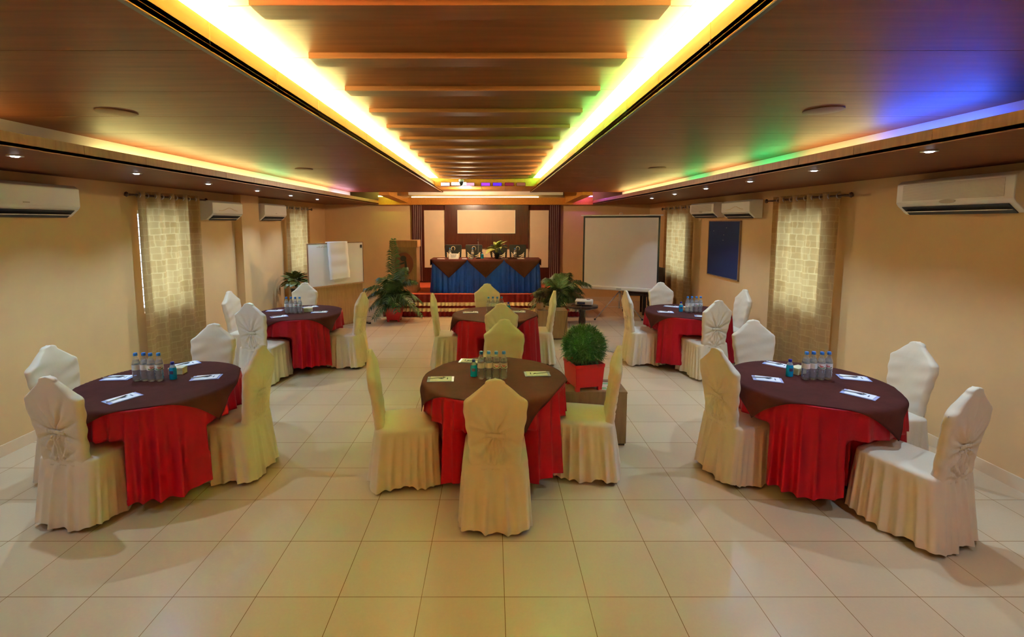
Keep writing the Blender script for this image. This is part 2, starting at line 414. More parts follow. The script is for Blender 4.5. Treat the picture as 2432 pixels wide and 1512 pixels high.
# joint lines of the soffit boards
# far cove in front of the back wall
struct(MB().box(XSL, XSR, 11.72, YF, 2.425, 2.60).obj('trim_23', M['fascia']))
struct(MB().box(-1.95, 1.65, 11.08, 11.10, 2.625, 2.72).obj('trim_24', M['gray']))
struct(MB().box(-3.4, 3.12, 11.08, YF, 2.78, 2.80).obj('trim_25', M['ceil']))
sl = MB()
for k in range(5):
    yy = 11.16 + k * .11
    sl.box(-3.3, -2.1, yy, yy + .05, 2.755, 2.78); sl.box(1.8, 3.02, yy, yy + .05, 2.755, 2.78)
struct(sl.obj('trim_26', M['cream']))
for k, (n0, n1, f0, f1) in enumerate(((-2.62, -2.38, -2.24, -2.05), (2.08, 2.32, 1.78, 1.97))):
    vs = []
    for (xa, xb, yy, zz) in ((n0, n1, 11.0, 2.62), (f0, f1, 11.78, 2.455)):
        vs += [(xa, yy, zz), (xb, yy, zz), (xb, yy, 2.79), (xa, yy, 2.79)]
    struct(MB().add(vs, [(0, 1, 2, 3), (7, 6, 5, 4), (0, 4, 5, 1), (1, 5, 6, 2), (2, 6, 7, 3), (3, 7, 4, 0)]).obj('trim_%d' % (27 + k), M['fascia']))

# ------------------------------------------------------------------ lamps
def tube_light(x0, y0, x1, y1, z, c, s, label, group, r=.012):
    o = MB().tube([(x0, y0, z), (x1, y1, z)], r, 6).obj('light_strip', emis('strip_glow', c, s), smooth=True)
    return tag(o, label, 'light strip', group)
def strip(x, y0, y1, z, c, s, label, group):
    n = max(1, round((y1 - y0) / 1.3)); L_ = (y1 - y0) / n
    for k in range(n):
        tube_light(x, y0 + k * L_ + .02, x, y0 + (k + 1) * L_ - .02, z, c, s, label, group)
GW = (0.80, 1.0, 0.50); AM = (1.0, 0.62, 0.16); GR = (0.15, 1.0, 0.12)
zt = 2.797
strip(-1.195, -2.9, 1.5, zt, (1.0, 0.56, 0.20), COVE * 3.0, 'added amber fill strip above the left edge of the central recess, over the camera', 'added fill lights on the left, over the camera')  # unseen amber fill, added to warm the floor and chair backs
strip(.935, -.6, 1.5, zt, (0.62, 1.0, 0.30), COVE * 1.5, 'added pale green fill strip above the right edge of the central recess, over the camera', 'added green fill lights over the camera')  # unseen green fill, added to tint the floor on the right
strip(.935, -2.9, -.6, zt, (1.0, 0.56, 0.20), COVE * 2.5, 'added amber fill strip above the right edge of the central recess, over the camera', 'added fill lights on the right, over the camera')  # right half of the added amber fill, out of view
strip(-1.195, 1.5, 9.3, zt, (0.88, 1.0, 0.36), COVE, 'glowing light strip hidden above the left edge of the central ceiling recess', 'left central cove lights')
strip(.935, 1.5, 3.0, zt, (0.84, 1.0, 0.36), COVE, 'glowing light strip above the right edge of the central recess, near end', 'right central cove lights, near end')
strip(.935, 3.0, 5.2, zt, (0.22, 1.0, 0.20), COVE * 1.0, 'greenish light strip above the right edge of the central recess, middle', 'right central cove lights, middle')
strip(.935, 5.2, 8.6, zt, (0.88, 1.0, 0.36), COVE, 'glowing light strip above the right edge of the central recess, beyond the green part', 'right central cove lights, far part')
strip(.935, 8.6, 9.4, zt, GR, COVE * .5, 'green light strip at the far right corner of the central recess', None)
zs = 2.496
WW = (1.0, 0.88, 0.30)
strip(-3.215, 1.0, 3.05, zs, WW, SIDE, 'yellow white light strip in left side cove, nearest the camera', 'left side cove lights, near')
strip(-3.215, 3.95, 6.6, zs, WW, SIDE, 'yellow white light strip in left side cove above the first curtain', 'left side cove lights, middle')
strip(-3.215, 6.6, 7.6, zs, (0.45, 1.0, 0.35), SIDE, 'green tinted light strip in left side cove', None)
strip(-3.215, 7.6, 9.6, zs, WW, SIDE, 'white light strip in left side cove above the second curtain', 'left side cove lights, far')
strip(-3.215, 9.7, 11.0, zs, (1.0, 0.6, 0.8), SIDE * .7, 'pinkish light strip at far end of left side cove', None)
strip(2.945, 2.85, 3.7, zs, (0.05, 0.11, 1.0), SIDE * 2.4, 'blue light strip in right side cove, nearest the camera', None)
strip(2.945, 3.7, 4.7, zs, (1.0, 0.78, 0.25), SIDE * .8, 'amber light strip in right side cove beside the blue one', None)
strip(2.945, 4.75, 5.5, zs, (0.0, 1.0, 0.25), SIDE * .8, 'first green light strip in right side cove, beyond the amber one', None)
strip(2.945, 5.6, 6.6, zs, WW, SIDE * .9, 'warm white light strip in right side cove between the two green ones', None)
strip(2.945, 6.7, 7.35, zs, (0.0, 1.0, 0.25), SIDE * .8, 'second green light strip in right side cove, farther from the camera', None)
strip(2.945, 7.45, 11.0, zs, WW, SIDE, 'white light strip at far end of right side cove', 'right side cove lights, far')
# far wall cove
tube_light(-2.0, 11.80, 1.15, 11.80, 2.615, (1.0, 0.95, 0.45), 7, 'long glowing light strip lying over the dark red backdrop', None, .012)
tube_light(-2.75, 11.5, -2.3, 11.5, 2.62, (0.62, 1.0, 0.12), 30, 'yellow green light strip in the far left ceiling corner', None)
tube_light(2.0, 11.5, 2.42, 11.5, 2.62, (0.62, 0.12, 1.0), 42, 'purple light strip in the far right ceiling corner', None)

def lamp(name, kind, loc, energy, color, rot=(0, 0, 0), parent=None, **kw):
    l = bpy.data.lights.new(name, kind); l.energy = energy; l.color = color
    for k, v in kw.items(): setattr(l, k, v)
    o = bpy.data.objects.new(name, l); COL.objects.link(o); o.location = loc; o.rotation_euler = rot
    if parent: o.parent = parent
    return o

DLL = [(-3.17, 0.9), (-3.17, 2.05), (-3.18, 3.2), (-3.22, 4.33), (-3.27, 5.5), (-3.3, 6.7), (-3.34, 7.9), (-3.38, 9.2)]
DLR = [(2.7, 0.9), (2.7, 1.95), (2.72, 2.99), (2.75, 4.09), (2.79, 5.17), (2.80, 6.25), (2.86, 7.47), (2.94, 8.77)]
names = ['behind the camera side', 'beside the camera', 'nearest in view', 'second in view', 'third in view', 'fourth in view', 'fifth in view', 'farthest']
for side, pts in (('left', DLL), ('right', DLR)):
    for i, (x, y) in enumerate(pts):
        t = thing('recessed_spotlight', 'small round recessed spotlight in the %s soffit, %s' % (side, names[i]), 'spotlight', (x, y, ZS), 0, 'spotlights in the %s soffit' % side)
        MB().lathe([(.045, 0), (.045, -.006), (.030, -.006), (.028, -.001)], 20, caps=False).obj('trim_ring', M['steel'], t, smooth=True)
        MB().lathe([(.0, -.012), (.018, -.010), (.027, -.002)], 16, caps=False).obj('bulb', M['bulb'], t, smooth=True)
        lamp('spot_lamp', 'SPOT', (0, 0, -.02), DOWN_W * (.35 if (side == 'right' and i == 7) else .5 if i < 2 else 1.0), (0.50, 0.72, 1.0), parent=t, spot_size=radians(62 if (side == 'right' and i == 7) else 118), spot_blend=0.6, shadow_soft_size=.02)

for (x, y, lab) in ((-2.37, 3.06, 'left panel near the camera'), (2.05, 3.0, 'right panel near the blue light'), (-2.46, 6.26, 'left panel farther away'), (2.12, 6.16, 'right panel farther away')):
    t = thing('ceiling_speaker', 'round flat ceiling speaker in the %s' % lab, 'speaker', (x, y, ZP), 0, 'round ceiling speakers')
    MB().lathe([(.11, 0), (.11, -.006), (.098, -.008)], 32).obj('bezel', M['disc'], t, auto=40)
    MB().lathe([(.094, -.0081), (.05, -.011), (.0, -.012)], 32, caps=False).obj('speaker_mesh', M['disc'], t, smooth=True)

t = thing('smoke_detector', 'small black dome camera hanging at far end of the central ceiling recess', 'dome camera', (-.61, 9.42, 2.832))
t.name = 'dome_camera'
MB().lathe([(.055, .0), (.055, -.02), (.045, -.035)], 20).obj('housing', M['steel'], t, auto=40)
MB().lathe([(.044, -.036), (.04, -.08), (.022, -.115), (.0, -.122)], 20, caps=False).obj('dome', M['black'], t, smooth=True)
t = thing('ceiling_lamp', 'bright white lamp behind the black dome at far end of the central recess', 'lamp', (-.66, 9.478, 2.752))
MB().box(-.15, .15, -.02, 0, -.03, .03).obj('lamp_housing', M['steel'], t)
MB().box(-.145, .145, -.028, -.021, -.026, .026).obj('diffuser', emis('lamp_glow', (.9, .93, 1), 12), t)
lamp('lamp_light', 'POINT', (.1, .6, -.10), 120, (1.0, 0.72, 0.48), parent=t, shadow_soft_size=.08)
for (x, c, s, nm) in ((-.93, (.75, .7, .95), 2.2, 'lilac'), (-.44, (.9, .45, .6), 1.0, 'pink'), (-.13, (.42, .06, .9), 1.1, 'purple'), (.10, (.13, .03, .9), 1.1, 'violet blue'), (.34, (.30, .03, .05), .7, 'dark red'), (.57, (.35, .12, .06), .7, 'brown red')):
    t = thing('colour_light_panel', 'small %s light panel across the far end of the central recess' % nm, 'light panel', (x, 9.478, 2.745), 0, 'coloured light panels')
    MB().box(-.09, .09, -.012, 0, -.032, .032).box(-.09, .09, -.012, 0, -.032, .032).obj('frame', M['black'], t)
    MB().box(-.085, .085, -.0145, -.0125, -.029, .029).obj('diffuser', emis('panel_' + nm.replace(' ', '_'), c, s), t)

# ------------------------------------------------------------------ covered chairs
def rrect(n, hw, hd, r):
    """n evenly spaced points (x, y, nx, ny) round a rounded rectangle, starting at the back centre"""
    r = max(1e-4, min(r, hw - 1e-4, hd - 1e-4)); a, b = hw - r, hd - r; q = pi * r / 2
    segs = [a, q, 2 * b, q, 2 * a, q, 2 * b, q, a]; L_ = sum(segs); out = []
    for i in range(n):
        d = L_ * i / n; k = 0
        while d > segs[k]: d -= segs[k]; k += 1
        if k == 0: p = (d, -hd, 0, -1)
        elif k == 2: p = (hw, -b + d, 1, 0)
        elif k == 4: p = (a - d, hd, 0, 1)
        elif k == 6: p = (-hw, b - d, -1, 0)
        elif k == 8: p = (-a + d, -hd, 0, -1)
        else:
            cx, cy, a0 = {1: (a, -b, -pi / 2), 3: (a, b, 0), 5: (-a, b, pi / 2), 7: (-a, -b, pi)}[k]
            t = a0 + (d / q) * pi / 2; p = (cx + r * cos(t), cy + r * sin(t), cos(t), sin(t))
        out.append(p)
    return out
def cover_meshes(seed):
    rnd = random.Random(seed)
    ph = [rnd.uniform(0, 6.28) for _ in range(12)]
    n = 264; R = []; rows = 16
    for k in range(rows + 5):
        t = k / rows
        if k <= rows: z = .03 + (.452 - .03) * t; inset = 0
        else:
            q = (k - rows) / 4.0; z = .452 + .030 * sin(q * pi / 2); inset = .03 * (1 - cos(q * pi / 2)) + .10 * (q ** 3)
        tt = min(t, 1)
        hw = .238 - .024 * tt - inset; yb = -.285 + .050 * tt + inset; yf = .262 - .022 * tt - inset
        ring = []
        for i, (x, y, nx, ny) in enumerate(rrect(n, hw, (yf - yb) / 2, .07)):
            a = 2 * pi * i / n; y += (yf + yb) / 2; amp = 0
            if t < 1:
                q = 1 - t; g = min(1, q * 8)
                w1_ = sin(13 * a + ph[0] + 1.4 * sin(3 * a + ph[1])); w2_ = sin(27 * a + ph[2] + 1.1 * sin(5 * a + ph[6]))
                amp = (.0045 + .013 * q ** .6) * ((1 - 2 * abs(w1_)) * .7 + w2_ * .35 + .4 * sin(7 * a + ph[3])) * (1 if q > .25 else .6)
                # fine gathers right under the seat seam
                amp += .0022 * sin(70 * a + 3 * sin(9 * a)) * math.exp(-q * 5)
                amp *= g
                if ny < -.5:        # plain back panel with two soft box pleats
                    amp *= .35
                    amp += g * .024 * q ** .35 * (math.exp(-((x + .045 + .02 * q) / .014) ** 2) + math.exp(-((x - .05 - .03 * q) / .014) ** 2)) - g * .010 * math.exp(-(x / .02) ** 2)
            zz = z
            if k == 0: zz = z + .012 * sin(5 * a + ph[4]) + .007 * sin(11 * a + ph[5])
            ring.append((x + nx * amp, y + ny * amp, zz))
        R.append(ring)
    skirt = MB().rings(R, close_bottom=False)
    n2 = 170; R = []; prof = []
    for i in range(46):
        z = .425 + (.875 - .425) * i / 45
        if z < .52: hwid = .168
        else:
            q = min(1, (z - .52) / .34); q = q * q * (3 - 2 * q); hwid = .168 + .034 * q
        prof.append((z, hwid))
    for i in range(1, 25):
        q = i / 24.0; z = .875 + (1.035 - .875) * q
        lin = .205 * (1 - q * .86)
        if q < .22: hwid = .202 - (.202 - .205 * (1 - .22 * .86)) * (q / .22) ** 1.7
        elif q > .82: hwid = .205 * (1 - .82 * .86) * math.sqrt(max(0, 1 - ((q - .82) / .18) ** 2)) + .003
        else: hwid = lin
        prof.append((z, hwid))
    for (z, hwid) in prof:
        lean = .072 * max(0, (z - .45) / .59) ** 1.25
        yc = -.205 - lean
        th = .030 if z < .9 else .030 - .014 * ((z - .9) / .135)
        if z < .5: th = .030
        ring = []
        for (x, yy, nx, ny) in rrect(n2, hwid, th, th * .95):
            edge = (1 - min(1, abs(x / max(hwid, .02))) ** 6)
            if yy < 0:      # outer face: gathered folds
                gx, gz = x, z - .665
                r = math.hypot(gx, gz) + 1e-4; ang = math.atan2(gx, abs(gz))
                fold = math.exp(-(r / .19) ** 2) * min(1, r / .035) * (.8 * (1 - 2 * abs(sin(5.5 * ang + ph[6] + .6 * sin(3 * ang)))) + .35 * sin(19 * ang + ph[7]))
                dy = .013 * fold * edge
                dy += .007 * math.exp(-(gx / .06) ** 2 - (gz / .016) ** 2) * edge
                if .45 < z < .655: dy += -.009 * math.exp(-(x / .05) ** 2) * sin(x * 230 + ph[8] + 4 * z) * edge * min(1, (z - .45) / .04) * min(1, (.655 - z) / .03)
                gz2 = z - .455; r2 = math.hypot(x, gz2)
                dy += .010 * math.exp(-(r2 / .14) ** 2) * min(1, r2 / .03) * (1 - 2 * abs(sin(5 * math.atan2(x, abs(gz2) + .001) + ph[9]))) * edge * (1 if z > .455 else .3)
                if z > .70: dy -= .006 * math.exp(-((z - .80) / .08) ** 2) * edge
                yy += dy
            else:
                yy += .003 * sin(x * 22 + z * 9 + ph[9]) + .006 * (1 - min(1, abs(x / max(hwid, .01))) ** 2) + .0025 * sin(z * 55 + x * 14 + ph[10]) * min(1, abs(x) / .12)
            ring.append((x + .0025 * sin(z * 60 + ph[10]), yc + yy, z))
        R.append(ring)
    back = MB().rings(R)
    band = MB(); pts = []
    P = []
    for j in range(7):
        zz = .650 + .028 * j / 6; row = []
        for i in range(33):
            x = -.062 + .124 * i / 32
            b_ = -.205 - .072 * ((zz - .45) / .59) ** 1.25 - .030
            row.append((x, b_ - .003 - .004 * sin(pi * j / 6) - .002 * sin(x * 260) * sin(pi * j / 6) - .003 * (1 - abs(x) / .062), zz + .003 * sin(x * 40 + ph[11])))
        P.append(row)
    band.grid(P)
    leg = lambda x, y: MB().box(x - .016, x + .016, y - .016, y + .016, 0, .42)
    return skirt, back, band, leg

def make_chair(seed, mt, label):
    sk, bk, bd, leg = cover_meshes(seed)
    t = thing('covered_banquet_chair', label, 'chair')
    sk.obj('seat_cover', mt, t, smooth=True); bk.obj('backrest_cover', mt, t, smooth=True)
    bd.obj('gathered_band', mt, t, smooth=True, solid=.004)
    for x in (-.155, .155):
        for y in (-.175, .185): leg(x, y).obj('leg', M['darkwood'], t)
    return t

CH = [  # x, y, rot, variant, label, group
 (.02, 3.11, 0, 0, 'cream covered chair in the foreground at centre, back towards the camera, front centre table'),
 (-.665, 3.56, -80, 1, 'cream covered chair on the left side of the front centre table'),
 (.73, 3.67, 79, 1, 'cream covered chair on the right side of the front centre table, by the pot'),
 (.12, 4.37, 180, 2, 'cream covered chair at far side of the front centre table, facing the camera'),
 (-2.76, 3.16, -8, 0, 'cream covered chair nearest the camera at the front left table'),
 (-3.22, 3.62, -92, 2, 'cream covered chair between the left wall and the front left table'),
 (-2.09, 3.64, 87, 1, 'cream covered chair on the aisle side of the front left table'),
 (-2.64, 4.17, 186, 2, 'white lit covered chair at far side of the front left table'),
 (2.0, 3.62, -76, 0, 'cream covered chair on the aisle side of the front right table'),
 (2.75, 2.95, 20, 1, 'pale covered chair nearest the camera at the front right table'),
 (2.57, 4.34, 175, 2, 'cream covered chair at far side of the front right table'),
 (3.18, 3.74, 92, 2, 'cream covered chair between the right wall and the front right table'),
 (-.55, 6.40, -88, 1, 'cream covered chair on the left side of the rear centre table'),
 (.61, 6.62, 88, 1, 'cream covered chair on the right side of the rear centre table'),
 (-.08, 7.12, 180, 2, 'cream covered chair at far side of the rear centre table, by the stage'),
 (.11, 5.84, 0, 0, 'cream covered chair with its back to camera at the rear centre table'),
 (-2.88, 5.86, -9, 3, 'shiny satin covered chair with gathered back at the rear left table'),
 (-2.06, 6.50, 82, 1, 'cream covered chair on the aisle side of the rear left table'),
 (-2.98, 7.23, 185, 2, 'white covered chair at far side of the rear left table'),
 (-3.43, 6.57, -90, 2, 'grey looking covered chair between the left wall and the rear left table'),
 (2.17, 6.62, -90, 1, 'cream covered chair on the aisle side of the rear right table'),
 (2.72, 7.28, 180, 2, 'white covered chair at far side of the rear right table, before the screen'),
 (2.76, 6.06, 12, 0, 'cream covered chair with its back to camera at the rear right table'),
 (3.38, 6.74, 90, 2, 'cream covered chair between the right wall and the rear right table')]
protos = {}
for (x, y, r, v, lab) in CH:
    if v not in protos:
        o = make_chair(v + 3, M['satin'] if v == 3 else M['cover'], lab); o.location = (x, y, 0); o.rotation_euler = (0, 0, radians(r)); o['group'] = 'covered chairs around the round tables'
        protos[v] = o
    else:
        dup(protos[v], (x, y, 0), radians(r), lab, 'covered chairs around the round tables')

# ------------------------------------------------------------------ round tables
TR = .555; TZ = .745
TB = [(.02, 3.72, 200, 'front centre'), (-2.60, 3.58, 250, 'front left'), (2.50, 3.60, 200, 'front right'), (.04, 6.35, 195, 'rear centre'), (-2.68, 6.48, 240, 'rear left'), (2.75, 6.56, 200, 'rear right')]
chair_x = [(c[0], c[1], radians(c[2])) for c in CH]
def in_chair(x, y):
    for (cx_, cy_, r) in chair_x:
        dx, dy = x - cx_, y - cy_
        if abs(dx) > .5 or abs(dy) > .5: continue
        lx = dx * cos(r) + dy * sin(r); ly = -dx * sin(r) + dy * cos(r)
        if abs(lx) < .25 and -.36 < ly < .278: return True
    return False
for ti, (tx, ty, rot, nm) in enumerate(TB):
    rnd = random.Random(50 + ti)
    t = thing('round_table', 'round banquet table with red pleated skirt, %s of the room' % nm, 'table', (tx, ty, 0), 0, 'round banquet tables')
    MB().lathe([(TR - .01, TZ - .03), (TR, TZ - .02), (TR, TZ - .006), (TR - .008, TZ)], 72).obj('tabletop', M['red'], t, auto=40)
    MB().lathe([(.035, .06), (.03, .4), (.045, TZ - .03)], 16).obj('pedestal', M['black'], t, auto=40)
    base_a = {0: 45, 1: 40, 2: 35, 3: 45, 4: 40, 5: 45}[ti]
    for q in range(4):
        a = radians(base_a + 90 * q)
        MB().tube([(.02 * cos(a), .02 * sin(a), .12), (.2 * cos(a), .2 * sin(a), .05), (.31 * cos(a), .31 * sin(a), .025)], [.03, .025, .022], 8).obj('foot', M['black'], t, smooth=True)
    # pleated skirt
    n = 420; rows = 24; ph = [rnd.uniform(0, 6.28) for _ in range(8)]
    P = []
    for k in range(rows + 1):
        u = k / rows; row = []; dent = [0.0] * n
        for i in range(n):
            a = 2 * pi * i / n
            hem = .115 + .025 * sin(3 * a + ph[0]) + .012 * sin(7 * a + ph[1])
            z = TZ - .004 - u * (TZ - hem)
            w1_ = sin(15 * a + ph[2] + 1.6 * sin(4 * a + ph[3])); wv = (1 - 2 * abs(w1_)) * .8 + sin(31 * a + ph[4]) * .3 + sin(9 * a + ph[5]) * .3
            r = TR + .010 + .030 * u + (.005 + .028 * u ** .7) * wv
            if z < .53:
                fade = min(1, (.53 - z) / .03)
                rr = r
                while rr > .2 and in_chair(tx + rr * cos(a), ty + rr * sin(a)): rr -= .004
                dent[i] = (r - rr) * fade
            row.append((r, a, z))
        wide = [max(dent[(i + q) % n] for q in range(-4, 5)) for i in range(n)]
        soft = [sum(wide[(i + q) % n] for q in range(-4, 5)) / 9 for i in range(n)]
        P.append([((r - soft[i]) * cos(a), (r - soft[i]) * sin(a), z) for i, (r, a, z) in enumerate(row)])
    R = P
    MB().rings(R, False, False).obj('table_skirt', M['red'], t, smooth=True)
    MB().lathe([(TR + .004, TZ - .022), (TR + .013, TZ - .012), (TR + .011, TZ + .001), (TR - .02, TZ + .003)], 90, caps=False).obj('skirt_edge', M['red'], t, smooth=True)
    # square overlay
    hs = .555; N_ = 64; P = []; r0 = TR + .018
    for j in range(N_ + 1):
        row = []
        for i in range(N_ + 1):
            x = -hs + 2 * hs * i / N_; y = -hs + 2 * hs * j / N_
            rr = math.hypot(x, y); an = math.atan2(y, x) + radians(rot + 45)
            zt_ = TZ + .0065
            if rr <= r0 - .01: px, z = rr, zt_
            else:
                d = rr - (r0 - .01); bnd = .02
                if d < bnd * pi / 2: px = r0 - .01 + bnd * sin(d / bnd); z = zt_ - bnd * (1 - cos(d / bnd))
                else: px = r0 - .01 + bnd + (d - bnd * 1.57) * .14; z = zt_ - bnd - (d - bnd * 1.57) * .98
                px += .010 * min(1, max(0, (d - .02) / .08)) * sin(an * 14 + ph[6])
            z += .0012 * sin(9 * x + ph[7]) * sin(8 * y) if rr < r0 - .06 else 0
            row.append((px * cos(an), px * sin(an), z))
        P.append(row)
    ov = MB().grid(P).obj('table_overlay', M['overlay'], None, smooth=True, solid=.003, loc=(tx, ty, 0))
    tag(ov, 'dark brown square cloth laid cornerwise on the %s round table' % nm, 'tablecloth', 'brown overlay cloths')
TT = TZ + .0095   # resting height on the cloth

# ------------------------------------------------------------------ bottles
def bottle_parts(t, s=1.0):
    prof = [(0.0, .004), (.022, .0), (.0285, .008), (.029, .03), (.0265, .045), (.029, .058), (.0268, .072), (.0288, .086), (.0288, .135), (.0275, .15), (.022, .172), (.0135, .19), (.0115, .197), (.0115, .205)]
    MB().lathe([(r * s, z * s) for r, z in prof], 24, caps=False).obj('bottle_body', M['clear'], t, smooth=True)
    MB().lathe([(0, .203 * s), (.0145 * s, .203 * s), (.015 * s, .206 * s), (.0145 * s, .222 * s), (.012 * s, .225 * s), (0, .225 * s)], 20, caps=False).obj('cap', M['cap'], t, auto=40)
    n = 24
    lb = MB().lathe([(.0295 * s, .092 * s), (.0295 * s, .134 * s)], n, caps=False).obj('wrap_label', M['label'], t, smooth=True)
    g = MB(); P = []
    for zz in (.094, .106):
        row = []
        for i in range(9):
            a = -pi / 2 + (i - 4) * .22
            z_ = zz if zz < .1 else zz - .008 * math.cos((i - 4) * .22 * 1.5)
            row.append((.0300 * s * cos(a), .0300 * s * sin(a), (z_ + .006 * abs(i - 4) / 4) * s))
        P.append(row)
    g.grid(P).obj('green_stripe', M['lgreen'], lb)
    cu = bpy.data.curves.new('lettering', 'FONT'); cu.body = 'Spa'; cu.size = .019 * s; cu.align_x = 'CENTER'; cu.extrude = .0003; cu.offset = .0004
    tmp = bpy.data.objects.new('lettering', cu); COL.objects.link(tmp)
    dg = bpy.context.evaluated_depsgraph_get(); dg.update()
    me = bpy.data.meshes.new_from_object(tmp.evaluated_get(dg)); bpy.data.objects.remove(tmp)
    for v in me.vertices:
        x, y = v.co.x, v.co.y; a = -pi / 2 + x / (.0302 * s); v.co = (.0303 * s * cos(a), .0303 * s * sin(a), .108 * s + y)
    me.materials.clear(); me.materials.append(M['lred'])
    tx = MB()
    for k in range(5):
        for q in range(7):
            a = pi / 2 + (q - 3) * .16; zz = (.098 + .007 * k) * s; a2 = a + (.12 if (q + k) % 3 else .08)
            tx.add([(.0301 * s * cos(a), .0301 * s * sin(a), zz), (.0301 * s * cos(a2), .0301 * s * sin(a2), zz), (.0301 * s * cos(a2), .0301 * s * sin(a2), zz + .0025 * s), (.0301 * s * cos(a), .0301 * s * sin(a), zz + .0025 * s)], [(0, 1, 2, 3)])
    tx.obj('small_print', M['gold'], lb)
    o = bpy.data.objects.new('label_lettering', me); COL.objects.link(o); o.parent = lb
    MB().lathe([(0, .012 * s), (.0265 * s, .012 * s), (.0265 * s, .03 * s), (.0245 * s, .045 * s), (.0265 * s, .058 * s), (.0245 * s, .072 * s), (.0265 * s, .086 * s), (.0265 * s, .14 * s), (.02 * s, .168 * s), (0, .168 * s)], 20, caps=False).obj('water', M['clear'], t, smooth=True)
bottle0 = None
def bottle(x, y, z, rz, lab, grp):
    global bottle0
    if bottle0 is None:
        bottle0 = thing('water_bottle', lab, 'bottle', (x, y, z), rz, grp); bottle_parts(bottle0)
    else: dup(bottle0, (x, y, z), rz, lab, grp)
BT = [(-.088, 3.665, .060, 'front centre', 0), (-2.80, 3.615, .060, 'front left', 1), (2.49, 3.65, .060, 'front right', 2), (-.05, 6.41, .060, 'rear centre', 3), (-2.82, 6.39, .060, 'rear left', 4), (2.70, 6.44, .060, 'rear right', 5)]
od = ['first', 'second', 'third', 'fourth']
for (x, y, d, nm, k) in BT:
    for i in range(4):
        jit = [.0, .006, -.003, .002][i]
        aim = math.atan2(-x, y)
        bottle(x + i * d, y + jit, TT, (aim + (0 if i > 1 else pi)) + radians([8, -6, 5, -4][i]), 'clear blue capped water bottle, %s from the left on the %s table' % (od[i], nm), 'water bottles on the %s table' % nm)

san0 = None
def sanitizer(x, y, z, lab):
    global san0
    if san0: return dup(san0, (x, y, z), 0, lab)
    t = thing('sanitizer_bottle', lab, 'sanitizer bottle', (x, y, z), 0, 'blue hand sanitizer bottles'); san0 = t
    MB().lathe([(0, 0), (.026, 0), (.0275, .006), (.0275, .075), (.024, .095)], 24, caps=False, sy=.8).obj('gel_body', M['gel'], t, auto=50)
    MB().lathe([(.024, .095), (.016, .115), (.012, .12)], 24, caps=False, sy=.8).obj('clear_shoulder', M['clearblue'], t, smooth=True)
    MB().lathe([(0, .119), (.0135, .119), (.0135, .139), (0, .141)], 20, caps=False).obj('cap', M['navycap'], t, auto=40)
    P = []
    for zz in (.045, .07):
        P.append([(.0280 * cos(-pi / 2 + (i - 4) * .14), .0225 * sin(-pi / 2 + (i - 4) * .14), zz) for i in range(9)])
    MB().grid(P).obj('dark_label', M['ink'], t)
sanitizer(-.150, 3.73, TT, 'blue hand sanitizer bottle left of the bottles on the front centre table')
sanitizer(-2.545, 3.66, TT, 'blue hand sanitizer bottle right of the bottles on the front left table')
sanitizer(2.415, 3.73, TT, 'blue hand sanitizer bottle left of the bottles on the front right table')
sanitizer(.225, 6.47, TT, 'blue hand sanitizer bottle right of the bottles on the rear centre table')
sanitizer(2.635, 6.50, TT, 'blue hand sanitizer bottle left of the bottles on the rear right table')

for (x, y, r, nm) in ((-2.60, 3.80, 5, 'front left'), (2.53, 3.80, 25, 'front right'), (-2.57, 6.50, 15, 'rear left'), (2.76, 6.58, 10, 'rear right')):
    t = thing('card_box', 'small cream card box standing behind the bottles on the %s table' % nm, 'box', (x, y, TT), radians(r), 'cream card boxes')
    MB().box(-.055, .055, -.035, .035, 0, .052).obj('box_body', M['box'], t, bevel=.002)
    MB().box(-.058, .058, -.038, .038, .040, .056).obj('lid', M['box'], t, bevel=.002)

# note pads with pens
PD = [(-.41, 3.65, 3, 0, 'left side of the front centre table'), (.37, 3.78, 182, 0, 'right side of the front centre table'), (-.19, 4.14, 170, 0, 'far side of the front centre table'),
      (-3.0, 3.68, 5, 1, 'wall side of the front left table'), (-2.62, 3.24, 62, 1, 'near side of the front left table'), (-2.69, 4.04, 50, 1, 'far side of the front left table'), (-2.30, 3.69, 15, 1, 'aisle side of the front left table'),
      (2.19, 3.65, -22, 2, 'aisle side of the front right table'), (2.50, 4.03, -48, 2, 'far side of the front right table'), (2.90, 3.68, -20, 2, 'wall side of the front right table'), (2.66, 3.31, -52, 2, 'near side of the front right table'),
      (-.30, 6.44, 4, 3, 'left side of the rear centre table'), (.36, 6.50, -4, 3, 'right side of the rear centre table'),
      (-3.07, 6.57, 6, 4, 'wall side of the rear left table'), (-2.82, 6.15, 35, 4, 'near side of the rear left table'), (-2.68, 6.86, 35, 4, 'far side of the rear left table'), (-2.40, 6.46, 10, 4, 'aisle side of the rear left table'),
      (2.66, 6.90, -35, 5, 'far side of the rear right table'), (2.41, 6.47, -12, 5, 'aisle side of the rear right table'), (2.80, 6.17, -20, 5, 'near side of the rear right table')]
pad0 = pen0 = None
